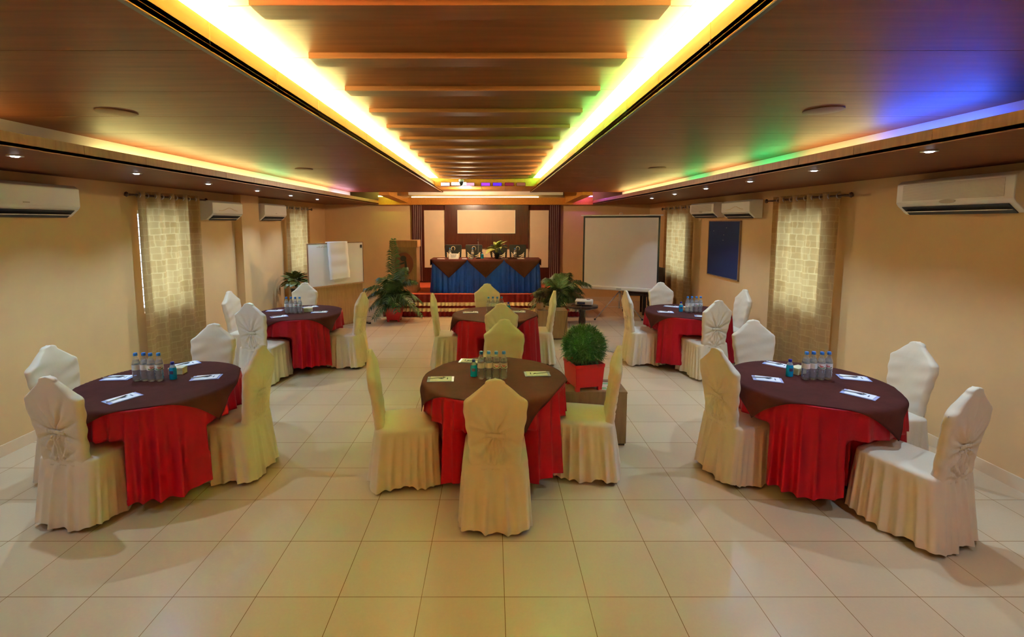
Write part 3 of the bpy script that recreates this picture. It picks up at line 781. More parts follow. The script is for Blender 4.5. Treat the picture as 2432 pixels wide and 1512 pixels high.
for (x, y, r, k, lab) in PD:
    l1 = 'white note pad on a pale blue folder, %s' % lab
    l2 = 'silver pen lying on the note pad, %s' % lab
    if pad0 is None:
        pad0 = thing('note_pad', l1, 'note pad', (x, y, TT), radians(r), 'note pads on the round tables')
        MB().box(-.105, .105, -.06, .06, 0, .003).obj('folder', M['folder'], pad0)
        pp = MB().box(-.082, .088, -.055, .055, .0032, .0062).obj('paper_sheets', M['paper'], pad0)
        MB().add([(-.02, -.005, .0064), (.01, -.012, .0064), (.03, .0, .0064), (.005, .014, .0064)], [(0, 1, 2, 3)]).add([(.05, -.02, .0064), (.058, -.02, .0064), (.058, .02, .0064), (.05, .02, .0064)], [(0, 1, 2, 3)]).obj('printed_mark', M['ink'], pp)
    else: dup(pad0, (x, y, TT), radians(r), l1)
    rp = radians(r + 14)
    if pen0 is None:
        pen0 = thing('pen', l2, 'pen', (x, y, TT + .0065), rp, 'pens on the note pads')
        MB().tube([(-.105, .01, .005), (.02, .01, .005)], .0042, 8).obj('pen_barrel', M['steel'], pen0, smooth=True)
        MB().tube([(.02, .01, .005), (.03, .01, .004), (.042, .01, .002)], [.0042, .003, .001], 8).obj('pen_tip', M['black'], pen0, smooth=True)
    else: dup(pen0, (x, y, TT + .0065), rp, l2)

# ------------------------------------------------------------------ stage
ZT = .48
t = thing('stage_platform', 'low stage with red carpet, maroon skirt and gold ruffled bands', 'stage', (0, 0, 0))
MB().box(-2.30, 1.86, 9.90, 11.88, 0, ZT - .004).obj('platform', M['maroon'], t)
MB().box(-2.31, 1.87, 9.89, 11.83, ZT - .004, ZT).obj('carpet', M['carpet'], t)
def ruffle(x0, x1, y, z0, z1, amp, freq, name, mt, parent, ph=0, off=0, flare=0):
    n = int((x1 - x0) * 90); P = []
    for j in range(7):
        u = j / 6; row = []
        for i in range(n + 1):
            x = x0 + (x1 - x0) * i / n
            row.append((x, y - off - flare * u - amp * (.35 + .65 * u) * (1 + sin(x * freq + ph + 1.3 * sin(x * 7.0))) / 2, z1 + (z0 - z1) * u))
        P.append(row)
    return MB().grid(P).obj(name, mt, parent, smooth=True)
ruffle(-2.31, 1.87, 9.88, .005, ZT - .006, .040, 60, 'stage_skirt', M['maroon'], t)
ruffle(-2.31, 1.87, 9.835, .245, .315, .045, 70, 'gold_band', M['gold'], t, 1)
ruffle(-2.31, 1.87, 9.835, .120, .190, .045, 70, 'gold_band', M['gold'], t, 2)
# backdrop on the far wall
t = thing('stage_backdrop', 'dark red wooden wall panel behind the stage with cream insets', 'wall panel', (0, 0, 0))
yb = 11.88
MB().box(-2.01, 1.71, 11.84, 11.895, .50, 2.42).obj('panel', M['redwood'], t)
MB().box(-1.70, -1.175, 11.825, 11.839, .86, 2.29).obj('side_inset', M['cream'], t)
MB().box(.885, 1.41, 11.825, 11.839, .86, 2.29).obj('side_inset', M['cream'], t)
MB().box(-1.18, .90, 11.80, 11.838, .50, 1.34).obj('low_inset', M['cream'], t)
MB().box(-1.18, .90, 11.77, 11.838, 1.34, 2.42).obj('raised_panel', M['redwood'], t, bevel=.004)
sg = MB()
for x0, x1 in ((-1.97, -1.74), (1.44, 1.68)):
    for k in range(5): xx = x0 + (x1 - x0) * (k + .2) / 5; sg.box(xx, xx + .009, 11.834, 11.8395, .52, 2.42)
sg.obj('silver_line', M['silver'], t)
bd = thing('backdrop_board', 'blank cream board in the middle of the dark red backdrop', 'board', (0, 0, 0))
MB().box(-.85, .56, 11.752, 11.768, 1.73, 2.285).obj('board_face', M['cream'], bd)
f = MB(); f.box(-.862, .572, 11.748, 11.768, 1.718, 1.73).box(-.862, .572, 11.748, 11.768, 2.285, 2.293).box(-.862, -.85, 11.748, 11.768, 1.73, 2.285).box(.56, .572, 11.748, 11.768, 1.73, 2.285)
f.obj('board_frame', M['white'], bd)

# podium
t = thing('podium', 'wooden speaker podium with round dark plaque on left of the stage', 'podium', (-1.90, 10.12, ZT))
MB().box(-.275, .275, 0, .40, .0, .98).obj('podium_body', M['podium'], t, bevel=.004)
MB().box(-.30, .30, -.03, .43, .98, 1.13).obj('podium_top', M['tan'], t, bevel=.006)
MB().box(-.285, .285, -.012, .41, .0, .06).obj('plinth', M['podium'], t, bevel=.004)
e = MB(); n = 40
P0 = [(.205 * cos(2 * pi * i / n), .62 + .25 * sin(2 * pi * i / n)) for i in range(n)]
pl = MB().prism(P0, -.016, -.001).obj('oval_plaque', M['plaque'], t)
P1 = [(.065 * cos(2 * pi * i / 24) - .01, .74 + .06 * sin(2 * pi * i / 24)) for i in range(24)]
MB().prism(P1, -.022, -.0165).prism([(.01, .70), (.05, .70), (.075, .55), (.10, .40), (.04, .40), (.02, .52)], -.022, -.0165).prism([(-.13, .62), (.01, .67), (.01, .63), (-.13, .59)], -.022, -.0165).obj('plaque_figure', M['black'], pl)

# head table with blue skirt
t = thing('head_table', 'long head table with blue pleated skirt on the stage', 'table', (0, 0, ZT))
x0, x1, y0, y1, hz = -1.28, 1.0, 10.06, 10.62, .72
MB().box(x0, x1, y0, y1, hz - .03, hz).obj('tabletop', M['darkwood'], t)
for x in (x0 + .06, x1 - .06):
    for yy in (y0 + .06, y1 - .06): MB().box(x - .02, x + .02, yy - .02, yy + .02, 0, hz - .03).obj('leg', M['black'], t)
def skirt_path(x0, x1, y0, y1, z0, z1, amp, freq, flare):
    pts = []; L_ = []
    def seg(a, b):
        n = int(math.hypot(b[0] - a[0], b[1] - a[1]) * 110)
        dx, dy = (b[0] - a[0]) / n, (b[1] - a[1]) / n; l = math.hypot(dx, dy); nx, ny = dy / l, -dx / l
        for i in range(n): pts.append((a[0] + dx * i, a[1] + dy * i, nx, ny))
    seg((x0, y1), (x0, y0)); seg((x0, y0), (x1, y0)); seg((x1, y0), (x1, y1))
    P = []
    for j in range(9):
        u = j / 8; row = []
        for i, (x, y, nx, ny) in enumerate(pts):
            s_ = i / 110.0; wv = (1 + sin(s_ * freq + 1.2 * sin(s_ * 6))) / 2 * .7 + (1 + sin(s_ * freq * 1.7)) / 2 * .3
            d = .004 + flare * u + amp * (.25 + .75 * u) * wv
            # outward is to the left of travel for this path
            row.append((x - (-nx) * 0 + (nx if False else -abs(0)) , y, z1 + (z0 - z1) * u) if False else (x + nx * d * (-1 if False else 1), y + ny * d, z1 + (z0 - z1) * u))
        P.append(row)
    return P
P = skirt_path(x0, x1, y0, y1, .004, hz, .050, 58, .02)
# path runs left side towards the camera, then right: outward normals are (-x), (-y), (+x)
fix = []
cxm = (x0 + x1) / 2; cym = (y0 + y1) / 2
MB().grid(P).obj('table_skirt', M['blue'], t, smooth=True)
rn = thing('table_runner', 'dark brown cloth with three hanging points on the head table', 'tablecloth', (0, 0, ZT))
MB().box(x0 - .035, x1 + .035, y0 - .045, y1 + .01, hz + .001, hz + .006).obj('cloth_top', M['overlay'], rn)
for k in range(3):
    a = x0 - .035 + (x1 - x0 + .07) * k / 3; c = x0 - .035 + (x1 - x0 + .07) * (k + 1) / 3; m_ = (a + c) / 2 + (.04 if k == 2 else 0)
    P = []
    for j in range(13):
        u = j / 12; row = []
        for i in range(13):
            s_ = i / 12; xa = a + (m_ - a) * u; xb = c + (m_ - c) * u
            row.append((xa + (xb - xa) * s_, y0 - .048 - .018 * u - .004 * sin(s_ * 9) * u, hz + .005 - u * .36 - (.03 if j else 0)))
        P.append(row)
    P[0] = [(a + (c - a) * i / 12, y0 - .046, hz + .005) for i in range(13)]
    MB().grid(P).obj('cloth_point', M['overlay'], rn, smooth=True, solid=.004)
MB().box(x0 - .045, x0 - .035, y0 - .045, y1, hz - .12, hz + .006).box(x1 + .035, x1 + .045, y0 - .045, y1, hz - .12, hz + .006).obj('cloth_side', M['overlay'], rn)
HT = ZT + hz + .0065
# things on the head table
t = thing('name_card', 'white folded name card at left end of the head table', 'name card', (-.83, 10.13, HT), radians(2))
MB().add([(-.105, 0, 0), (.105, 0, 0), (.105, .025, .115), (-.105, .025, .115), (-.105, .06, 0), (.105, .06, 0)], [(0, 1, 2, 3), (3, 2, 5, 4)]).obj('card', M['paper'], t, solid=.002)
wr = MB()
for k, (wd, zz) in enumerate(((.15, .088), (.12, .062), (.11, .038))):
    for q in range(int(wd / .014)):
        xx = -wd / 2 + q * .014; yy = zz * .217 - .0035
        wr.box(xx, xx + .010, yy, yy + .001, zz, zz + (.010 if (q * 7 + k) % 3 else .007))
wr.obj('card_writing', M['ink'], t)
for (x, y, lab) in ((-.93, 10.35, 'left end, behind the name card'), (-.43, 10.35, 'second seat place'), (.50, 10.30, 'right end')):
    bottle(x, y, HT, 0, 'clear water bottle on the head table, %s' % lab, 'water bottles on the head table')
sanitizer(-.215, 10.28, HT, 'blue hand sanitizer bottle on the head table left of the plant')
t = thing('gooseneck_microphone', 'black gooseneck microphone standing on the head table', 'microphone', (-.30, 10.25, HT))
MB().box(-.05, .05, -.04, .05, 0, .03).obj('mic_base', M['black'], t, bevel=.006)
MB().tube([(0, 0, .03), (0, .0, .2), (-.002, -.005, .32), (-.006, -.02, .38)], .0045, 8).obj('gooseneck', M['steel'], t, smooth=True)
MB().tube([(-.006, -.02, .38), (-.008, -.03, .42)], [.008, .009], 10).obj('mic_head', M['black'], t, smooth=True)
for (x, y, r, wd, lab) in ((-1.10, 10.14, 3, .16, 'far left end'), (-.60, 10.16, -5, .10, 'just right of the name card'), (.27, 10.20, 4, .14, 'right of the plant pot'), (.62, 10.22, -3, .15, 'right hand end')):
    t = thing('paper_stack', 'flat white papers on the head table, %s' % lab, 'papers', (x, y, HT), radians(r), 'papers on the head table')
    MB().box(-wd / 2, wd / 2, -.05, .05, 0, .006).obj('sheets', M['paper'], t)
    MB().box(-wd / 2 - .006, wd / 2 - .02, -.045, .04, .0062, .010).obj('top_sheet', M['paper'], t)
t = thing('glass_ashtray', 'clear glass dish on the head table beside the name card', 'glass dish', (-.46, 10.14, HT))
MB().lathe([(.05, 0), (.06, .03), (.052, .03), (.042, .008)], 20).obj('dish', M['clearblue'], t, auto=40)
t.name = 'glass_dish'

# stage chairs: black backs with a cut out spray
def stage_chair(x, lab, first=[None]):
    if first[0]: return dup(first[0], (x, 11.05, ZT), 0, lab)
    t = thing('black_stage_chair', lab, 'chair', (x, 11.05, ZT), 0, 'black chairs behind the head table'); first[0] = t
    MB().prism([(-.185, .62), (.185, .62), (.20, .96), (.185, .99), (-.185, .99), (-.20, .96)], 0, .03).obj('backrest', M['black'], t, bevel=.004)
    fr = MB()
    for s in (-1, 1):
        for (r0_, a0, a1) in ((.05, 15, 60), (.09, 10, 48), (.13, 5, 40)):
            pts = [(s * (.02 + (r0_ + .02 * q) * sin(radians(a0 + (a1 - a0) * q / 5))), -.004, .66 + (r0_ + .10 * q / 5) * cos(radians(a0 + (a1 - a0) * q / 5) * .8)) for q in range(6)]
            pts = [(s * (.022 + .13 * sin(radians(15 * q))), -.004, .60 + r0_ * 1.0 + .13 * (1 - cos(radians(14 * q)))) for q in range(6)]
            fr.tube(pts, [.006, .009, .011, .012, .011, .008], 6)
    fr.tube([(-.03, -.004, .86), (-.045, -.004, .9), (-.03, -.004, .94), (.0, -.004, .95), (.03, -.004, .94), (.045, -.004, .9), (.03, -.004, .86)], .006, 6)
    fr.obj('pale_spray_ornament', M['cream'], t, smooth=True)
    MB().box(-.2, .2, -.42, .0, .42, .47).obj('seat', M['black'], t, bevel=.01)
    for sx in (-.17, .17):
        MB().box(sx - .015, sx + .015, 0, .03, 0, .63).obj('leg', M['black'], t); MB().box(sx - .015, sx + .015, -.40, -.37, 0, .42).obj('leg', M['black'], t)
    return t
for x, lab in ((-.915, 'black chair with pale spray ornament behind the name card on stage'), (-.43, 'black chair with pale spray ornament behind the microphone on stage'), (.155, 'black chair with pale spray ornament behind the plant on stage'), (.60, 'black chair with pale spray ornament at right end of the stage')):
    stage_chair(x, lab)

# ------------------------------------------------------------------ foliage helpers
def leaf_mb(L_, W, curl, n=7):
    P = []
    for j in range(n):
        u = j / (n - 1); wd = W * sin(pi * min(1, u * .93 + .05)) ** .8; x = L_ * u; z = -curl * u * u
        P.append([(x, -wd, z + wd * .25), (x, 0, z), (x, wd, z + wd * .25)])
    return P
def placed(P, mtx): return [[mtx @ Vector(p) for p in r] for r in P]
def frond(rnd, az, length, rise, droop, leaflet, parent, mt):
    """one arching palm frond with paired leaflets"""
    b = MB(); d = Vector((cos(az), sin(az), 0)); side = Vector((-sin(az), cos(az), 0)); pts = []
    n = 30
    for i in range(n):
        u = i / (n - 1); pts.append(d * (length * (u * (.25 + .75 * u) if rise > 0 else u)) + Vector((0, 0, rise * u - droop * u ** 2.6)))
    b.tube(pts, [.005 * (1 - .8 * i / n) for i in range(n)], 5)
    for i in range(4, n):
        u = i / (n - 1); tg = (pts[i] - pts[i - 1]).normalized()
        for s in (-1, 1):
            for rep in range(3):
                ll = leaflet * (sin(pi * min(1, .15 + .8 * u)) * .8 + .25) * rnd.uniform(.8, 1.15)
                dr = (tg * .55 + side * s * rnd.uniform(.65, 1.0) + Vector((0, 0, rnd.uniform(-.25, .2)))).normalized()
                p0 = pts[i] + tg * rnd.uniform(-.01, .01); wv = tg * .0085
                p1 = p0 + dr * ll * .55 + Vector((0, 0, -.02 * ll)); p2 = p0 + dr * ll + Vector((0, 0, -.42 * ll))
                b.add([p0 - wv * .5, p0 + wv * .5, p1 + wv, p2, p1 - wv], [(0, 1, 2, 4), (4, 2, 3)])
    return b.obj('frond', mt, parent)
def square_pot(t, w0, w1, h, mt, lip=.012):
    """tapered square pot with four feet"""
    n = MB(); f = .035
    for (a, c, d) in ((w0, w0, f), ):
        pass
    V = lambda w_, z: [(-w_, -w_, z), (w_, -w_, z), (w_, w_, z), (-w_, w_, z)]
    b = MB().rings([V(w0, f), V(w1, h - .03), V(w1 + lip, h - .03), V(w1 + lip, h), V(w1 - .004, h), V(w1 - .01, h - .04)], True, True)
    b.obj('pot', mt, t, bevel=.004)
    for sx in (-1, 1):
        for sy in (-1, 1):
            MB().box(sx * (w0 - .02) - .018, sx * (w0 - .02) + .018, sy * (w0 - .02) - .018, sy * (w0 - .02) + .018, 0, f + .01).obj('pot_foot', mt, t)
    MB().box(-w1 + .012, w1 - .012, -w1 + .012, w1 - .012, h - .045, h - .02).obj('soil', M['soil'], t)

rnd = random.Random(11)
t = thing('potted_palm', 'feathery palm in red square pot standing before the stage, on the left', 'potted palm', (-1.99, 9.46, 0))
square_pot(t, .125, .165, .30, M['redpot'])
cr = bpy.data.objects.new('stems', MB().tube([(0, 0, .26), (0, 0, .5)], [.02, .012], 8).tube([(.03, .02, .26), (.05, .03, .5)], .009, 6).tube([(-.03, 0, .26), (-.06, .01, .55)], .009, 6).mesh('stems', M['stem'])); COL.objects.link(cr); cr.parent = t
for i, (az, L_, ri, dr, lf, z0) in enumerate([(188, .62, .62, .62, .20, .40), (172, .46, .50, .55, .22, .38), (205, .40, .34, .50, .2, .36), (150, .30, .62, .35, .22, .4), (20, .45, .42, .55, .22, .40), (345, .50, .30, .60, .2, .36), (60, .28, .70, .25, .2, .4), (100, .16, 1.0, .05, .16, .4), (255, .30, .45, .5, .22, .36), (290, .34, .36, .55, .22, .36), (320, .42, .44, .5, .22, .38), (230, .42, .26, .55, .2, .34), (5, .36, .62, .40, .22, .4), (270, .25, .62, .35, .22, .4), (130, .35, .5, .5, .2, .38)]):
    o = frond(rnd, radians(az), L_ * 1.2, ri * 1.25 + .08, dr * 1.05, lf * 1.2, t, M['palm']); o.location = (0, 0, z0 - .04)
t = thing('potted_palm', 'feathery palm in red pot at the right end of the stage', 'potted palm', (1.33, 9.30, 0))
square_pot(t, .125, .165, .30, M['redpot'])
cr = bpy.data.objects.new('stems', MB().tube([(0, 0, .26), (0, 0, .62)], [.03, .015], 8).tube([(.03, .02, .26), (.05, .03, .6)], .009, 6).mesh('stems', M['stem'])); COL.objects.link(cr); cr.parent = t
for i, (az, L_, ri, dr, lf, dry) in enumerate([(10, .55, .72, .50, .22, 0), (350, .52, .50, .58, .2, 1), (30, .50, .58, .52, .22, 0), (185, .50, .42, .50, .22, 1), (170, .52, .30, .52, .22, 0), (200, .48, .50, .38, .2, 1), (80, .3, .7, .3, .22, 0), (120, .34, .66, .35, .22, 0), (240, .34, .45, .45, .24, 0), (280, .28, .52, .4, .24, 0), (310, .40, .42, .52, .22, 0), (335, .46, .36, .6, .22, 1), (260, .30, .34, .55, .22, 0), (225, .42, .30, .58, .22, 0), (60, .4, .8, .4, .2, 0)]):
    o = frond(rnd, radians(az), L_ * 1.15, ri * 1.15, dr * 1.05, lf * 1.25, t, M['palmtan'] if dry else M['palm']); o.location = (0, 0, .44)

# ball plant on plinth
def plinth(name_label, x0, x1, y0, y1, h):
    t = thing('display_plinth', name_label, 'plinth', ((x0 + x1) / 2, (y0 + y1) / 2, 0))
    a, b_ = (x1 - x0) / 2, (y1 - y0) / 2
    MB().box(-a, a, -b_, b_, .02, h - .02).obj('plinth_body', M['brown'], t, bevel=.003)
    MB().box(-a - .002, a + .002, -b_ - .002, b_ + .002, h - .02, h).obj('plinth_top', M['brown'], t, bevel=.003)
    MB().box(-a + .01, a - .01, -b_ + .01, b_ - .01, 0, .02).obj('plinth_base', M['darkwood'], t)
    return t
plinth('brown laminate block beside the front centre table, carrying the red pot', .36, 1.20, 4.06, 4.40, .50)
plinth('brown laminate block behind the rear centre table, before the right palm', .76, 1.28, 7.90, 8.22, .50)
t = thing('potted_grass_plant', 'bushy green round plant in red square pot on the brown block', 'potted plant', (.835, 4.20, .50), radians(14))
square_pot(t, .126, .138, .245, M['redpot'], .004)
b = MB(); rnd = random.Random(5)
for i in range(5200):
    u = rnd.random(); th = rnd.uniform(0, 2 * pi); ph_ = math.acos(1 - 1.62 * u)
    d = Vector((sin(ph_) * cos(th), sin(ph_) * sin(th), cos(ph_)))
    rr = rnd.uniform(.60, 1.0) ** .6
    c = Vector((0, 0, .375)) + Vector((d.x * .18, d.y * .18, d.z * .185)) * rr
    dr = (d + Vector((rnd.uniform(-.7, .7), rnd.uniform(-.7, .7), rnd.uniform(-.5, .7)))).normalized()
    ll = rnd.uniform(.03, .062) if i % 40 else rnd.uniform(.07, .1)
    sd = dr.cross(Vector((rnd.uniform(-1, 1), rnd.uniform(-1, 1), rnd.uniform(-1, 1)))).normalized() * rnd.uniform(.0013, .0026)
    b.add([c - sd * .5, c + sd * .5, c + dr * ll * .5 + sd, c + dr * ll + Vector((0, 0, -.006)), c + dr * ll * .5 - sd], [(0, 1, 2, 4), (4, 2, 3)])
b.obj('foliage', M['grass'], t)
MB().lathe([(.0, .26), (.10, .27), (.125, .33), (.13, .40), (.10, .48), (.0, .53)], 20, caps=False).obj('inner_foliage', M['grass'], t, smooth=True)
t = thing('leaflet', 'open printed leaflet lying on the brown block behind the right chair', 'leaflet', (1.04, 4.20, .501), radians(-6))
MB().box(-.075, .075, -.105, .105, 0, .002).obj('leaflet_sheet', M['leaflet'], t)
MB().box(-.065, .0, -.09, -.03, .0021, .0026).box(-.065, .06, .05, .09, .0021, .0026).obj('green_print', M['leafgreen'], t)
MB().box(.02, .06, -.07, -.04, .0021, .0026).box(.01, .05, -.01, .0, .0021, .0026).obj('dark_print', M['ink'], t)
t = thing('potted_grass_plant', 'small dull purple tufted plant in brown pot on the rear brown block', 'potted plant', (.82, 8.02, .50))
MB().lathe([(.045, 0), (.058, .02), (.062, .07), (.055, .10), (.06, .12), (.054, .12), (.048, .10)], 20).obj('pot', M['brown'], t, auto=40)
b = MB()
for i in range(700):
    th = rnd.uniform(0, 2 * pi); ph_ = math.acos(rnd.uniform(-.25, 1)); d = Vector((sin(ph_) * cos(th), sin(ph_) * sin(th), cos(ph_)))
    c = Vector((0, 0, .22)) + d * rnd.uniform(.03, .08); dr = (d + Vector((rnd.uniform(-.4, .4), rnd.uniform(-.4, .4), rnd.uniform(-.3, .4)))).normalized()
    sd = dr.cross(Vector((.3, .5, .8))).normalized() * .003; ll = rnd.uniform(.04, .075)
    b.add([c - sd, c + sd, c + dr * ll], [(0, 1, 2)])
b.tube([(0, 0, .1), (0, 0, .24)], .01, 6)
b.obj('foliage', M['purpleleaf'], t)
t = thing('wooden_block', 'small orange wooden block beside the purple plant', 'block', (.97, 8.0, .50))
MB().box(-.055, .055, -.03, .03, 0, .055).obj('block_body', M['tan'], t, bevel=.003)
MB().box(-.058, .058, -.033, .033, .0551, .062).obj('block_lid', M['tan'], t, bevel=.002)

def leafy(name, label, loc, pot_prof, potm, leaves, lm, zc, seed):
    t = thing(name, label, 'potted plant', loc)
    MB().lathe(pot_prof, 20).obj('pot', potm, t, auto=40)
    r = random.Random(seed)
    for i in range(leaves):
        az = 2 * pi * i * .382 + r.uniform(-.2, .2); el = r.uniform(-.2, 1.15); L_ = r.uniform(.15, .24); W = L_ * r.uniform(.20, .27)
        base = Vector((0, 0, zc)); m_ = Matrix.Translation(base) @ Matrix.Rotation(az, 4, 'Z') @ Matrix.Rotation(-el, 4, 'Y') @ Matrix.Translation((.05, 0, 0)) @ Matrix.Rotation(r.uniform(-.5, .5), 4, 'X')
        b = MB().grid(placed(leaf_mb(L_, W, .09), m_)); 
        b.tube([base - Vector((0, 0, .12)), m_ @ Vector((0, 0, 0))], .003, 5)
        b.obj('leaf', lm, t, smooth=True)
    return t
leafy('potted_dieffenbachia', 'variegated leafy plant in small black pot on the head table', (.10, 10.25, HT), [(.038, 0), (.055, .10), (.06, .10), (.06, .125), (.052, .125)], M['black'], 22, M['leafy'], .20, 3).name = 'potted_leafy_plant'
leafy('potted_leafy_plant', 'dark leafy plant in tall black vase by the left wall', (-3.82, 9.1, 0), [(.10, 0), (.10, .03), (.045, .06), (.05, .35), (.075, .62), (.08, .66), (.07, .66)], M['black'], 34, M['leafdark'], .80, 8)
bpy.data.objects['potted_leafy_plant.001'].scale = (1.25, 1.25, 1.08)

# ------------------------------------------------------------------ projector on pedestal table
t = thing('pedestal_table', 'dark carved pedestal side table with shaped top, carrying the projector', 'side table', (1.52, 7.85, 0), radians(10))
n = 48; pf = [((.26 + .022 * abs(cos(4 * a)) - .012) * cos(a), (.26 + .022 * abs(cos(4 * a)) - .012) * sin(a)) for a in [2 * pi * i / n for i in range(n)]]
MB().rings([[(x * .9, y * .9, .565) for x, y in pf], [(x, y, .58) for x, y in pf], [(x, y, .602) for x, y in pf], [(x * .96, y * .96, .61) for x, y in pf]]).obj('tabletop', M['darkwood'], t, auto=40)
MB().lathe([(.03, .12), (.06, .15), (.035, .20), (.045, .26), (.062, .32), (.058, .38), (.04, .44), (.05, .50), (.07, .55), (.09, .566)], 24).obj('turned_column', M['darkwood'], t, smooth=True)
for q in range(3):
    a = 2 * pi * q / 3 + .5
    MB().tube([(.03 * cos(a), .03 * sin(a), .16), (.12 * cos(a), .12 * sin(a), .13), (.2 * cos(a), .2 * sin(a), .03), (.24 * cos(a), .24 * sin(a), .018)], [.025, .022, .018, .018], 8).obj('leg', M['darkwood'], t, smooth=True)
t = thing('projector', 'white video projector on the dark pedestal table', 'projector', (1.55, 7.86, .611), radians(-14))
MB().box(-.145, .145, -.11, .11, .008, .088).obj('projector_body', M['white'], t, bevel=.018)
MB().box(-.11, .02, -.1125, -.1095, .025, .062).obj('port_panel', M['ink'], t)
MB().lathe([(.03, 0), (.032, .012), (.024, .016)], 20, c=(.07, 0, .088)).obj('focus_ring', M['grillac'], t, auto=40)
for sx in (-.11, .11):
    for sy in (-.08, .08): MB().lathe([(.01, 0), (.01, .01)], 10, c=(sx, sy, 0)).obj('projector_foot', M['black'], t)
def cable(label, pts, r=.0035, mt='black'):
    # smooth the polyline
    P = [Vector(p) for p in pts]; out = []
    for i in range(len(P) - 1):
        p0, p1, p2, p3 = P[max(i - 1, 0)], P[i], P[i + 1], P[min(i + 2, len(P) - 1)]
        for k in range(6):
            u = k / 6; out.append(.5 * ((2 * p1) + (p2 - p0) * u + (2 * p0 - 5 * p1 + 4 * p2 - p3) * u * u + (-p0 + 3 * p1 - 3 * p2 + p3) * u ** 3))
    out.append(P[-1])
    return tag(MB().tube(out, r, 6).obj('cable', M[mt], None, smooth=True), label, 'cable')
cable('black cable hanging from the projector down to the floor, nearer the table column', [(1.50, 7.72, .66), (1.45, 7.60, .60), (1.42, 7.56, .35), (1.38, 7.55, .06), (1.36, 7.50, .005), (1.30, 7.35, .005)])
cable('black cable from the projector looping left down beside the brown block', [(1.39, 7.76, .67), (1.31, 7.74, .60), (1.24, 7.72, .40), (1.20, 7.70, .15), (1.18, 7.62, .006), (1.25, 7.4, .006)])
cable('thin dark cable crossing the floor towards the rear right table', [(1.40, 6.90, .004), (1.58, 7.02, .004), (1.72, 7.18, .004), (1.85, 7.12, .004), (2.05, 6.98, .004)], .003)
cable('thin brown cable lying on the floor left of the stage', [(-2.75, 9.75, .004), (-2.60, 9.85, .004), (-2.45, 9.70, .004), (-2.30, 9.62, .004)], .004, 'darkwood')
cable('black cable running down the rear brown block', [(1.30, 7.86, .30), (1.31, 7.80, .15), (1.36, 7.72, .02), (1.5, 7.6, .005)])

# ------------------------------------------------------------------ tripod projection screen
ax, ay, bx, by = 1.88, 9.75, 3.24, 9.12
dx, dy = bx - ax, by - ay; Ls = math.hypot(dx, dy); ang = math.atan2(dy, dx)
t = thing('projection_screen', 'portable tripod projection screen with white fabric and black border', 'projection screen', ((ax + bx) / 2, (ay + by) / 2, 0), ang)
h = Ls / 2
MB().box(-h, h, -.003, .003, .70, 2.12).obj('black_border', M['black'], t)
MB().box(-h + .035, h - .035, -.0055, -.0035, .70, 2.085).obj('screen_fabric', M['screen'], t)
MB().box(-h - .05, h + .05, -.02, .02, 2.12, 2.145).obj('top_bar', M['white'], t, bevel=.006)
MB().box(-h - .03, h + .03, -.035, .04, .625, .70).obj('roller_case', M['white'], t, bevel=.018)
MB().box(-.05, .05, -.037, -.0355, .655, .665).obj('case_badge', M['ink'], t)
MB().torus((0, .02, 2.16), .028, .005, 'y').obj('hanging_ring', M['steel'], t, smooth=True)
MB().tube([(0, .06, .25), (0, .06, 2.15)], .013, 10).obj('pole', M['steel'], t, smooth=True)
for q, az in enumerate((-160, 25, -60)):
    a = radians(az); c_ = Vector((0, .06, .60)); e_ = c_ + Vector((.48 * cos(a), .48 * sin(a), -.585))
    lg = MB().tube([c_, e_], .011, 8).tube([(0, .06, .28), tuple(c_.lerp(e_, .55))], .004, 6).obj('leg', M['steel'], t, smooth=True)
    MB().lathe([(.018, 0), (.018, .03)], 10, c=(e_.x, e_.y, 0)).obj('rubber_foot', M['black'], lg)

# dark chairs behind the screen and behind the whiteboard
def dark_chair(label, loc, rz, first=[None]):
    if first[0]: return dup(first[0], loc, rz, label)
    t = thing('dark_dining_chair', label, 'chair', loc, rz, 'dark chairs stored along the sides'); first[0] = t
    P = [[(x, -.2 - .06 * (z - .45) - .02 * (1 - (x / .24) ** 2), z) for x in [-.22 + .44 * i / 10 for i in range(11)]] for z in [.46, .6, .75, .9, 1.0, 1.04]]
    P[-1] = [(p[0], p[1], p[2] - .06 * abs(p[0] / .22) ** 2) for p in P[-1]]
    MB().grid(P).obj('backrest', M['darkwood'], t, smooth=True, solid=.04)
    MB().box(-.22, .22, -.22, .22, .42, .48).obj('seat', M['darkwood'], t, bevel=.012)
    for sx in (-.19, .19):
        for sy in (-.19, .19): MB().box(sx - .022, sx + .022, sy - .022, sy + .022, 0, .42).obj('leg', M['darkwood'], t)
    return t
dark_chair('dark brown chair with tall back, right edge behind the projection screen', (3.50, 9.98, 0), radians(172))
dark_chair('dark brown chair behind the projection screen, seen mostly by its legs', (3.10, 10.25, 0), radians(170))
dark_chair('dark brown chair behind the leafy plant and the whiteboard', (-3.50, 9.60, 0), radians(200))

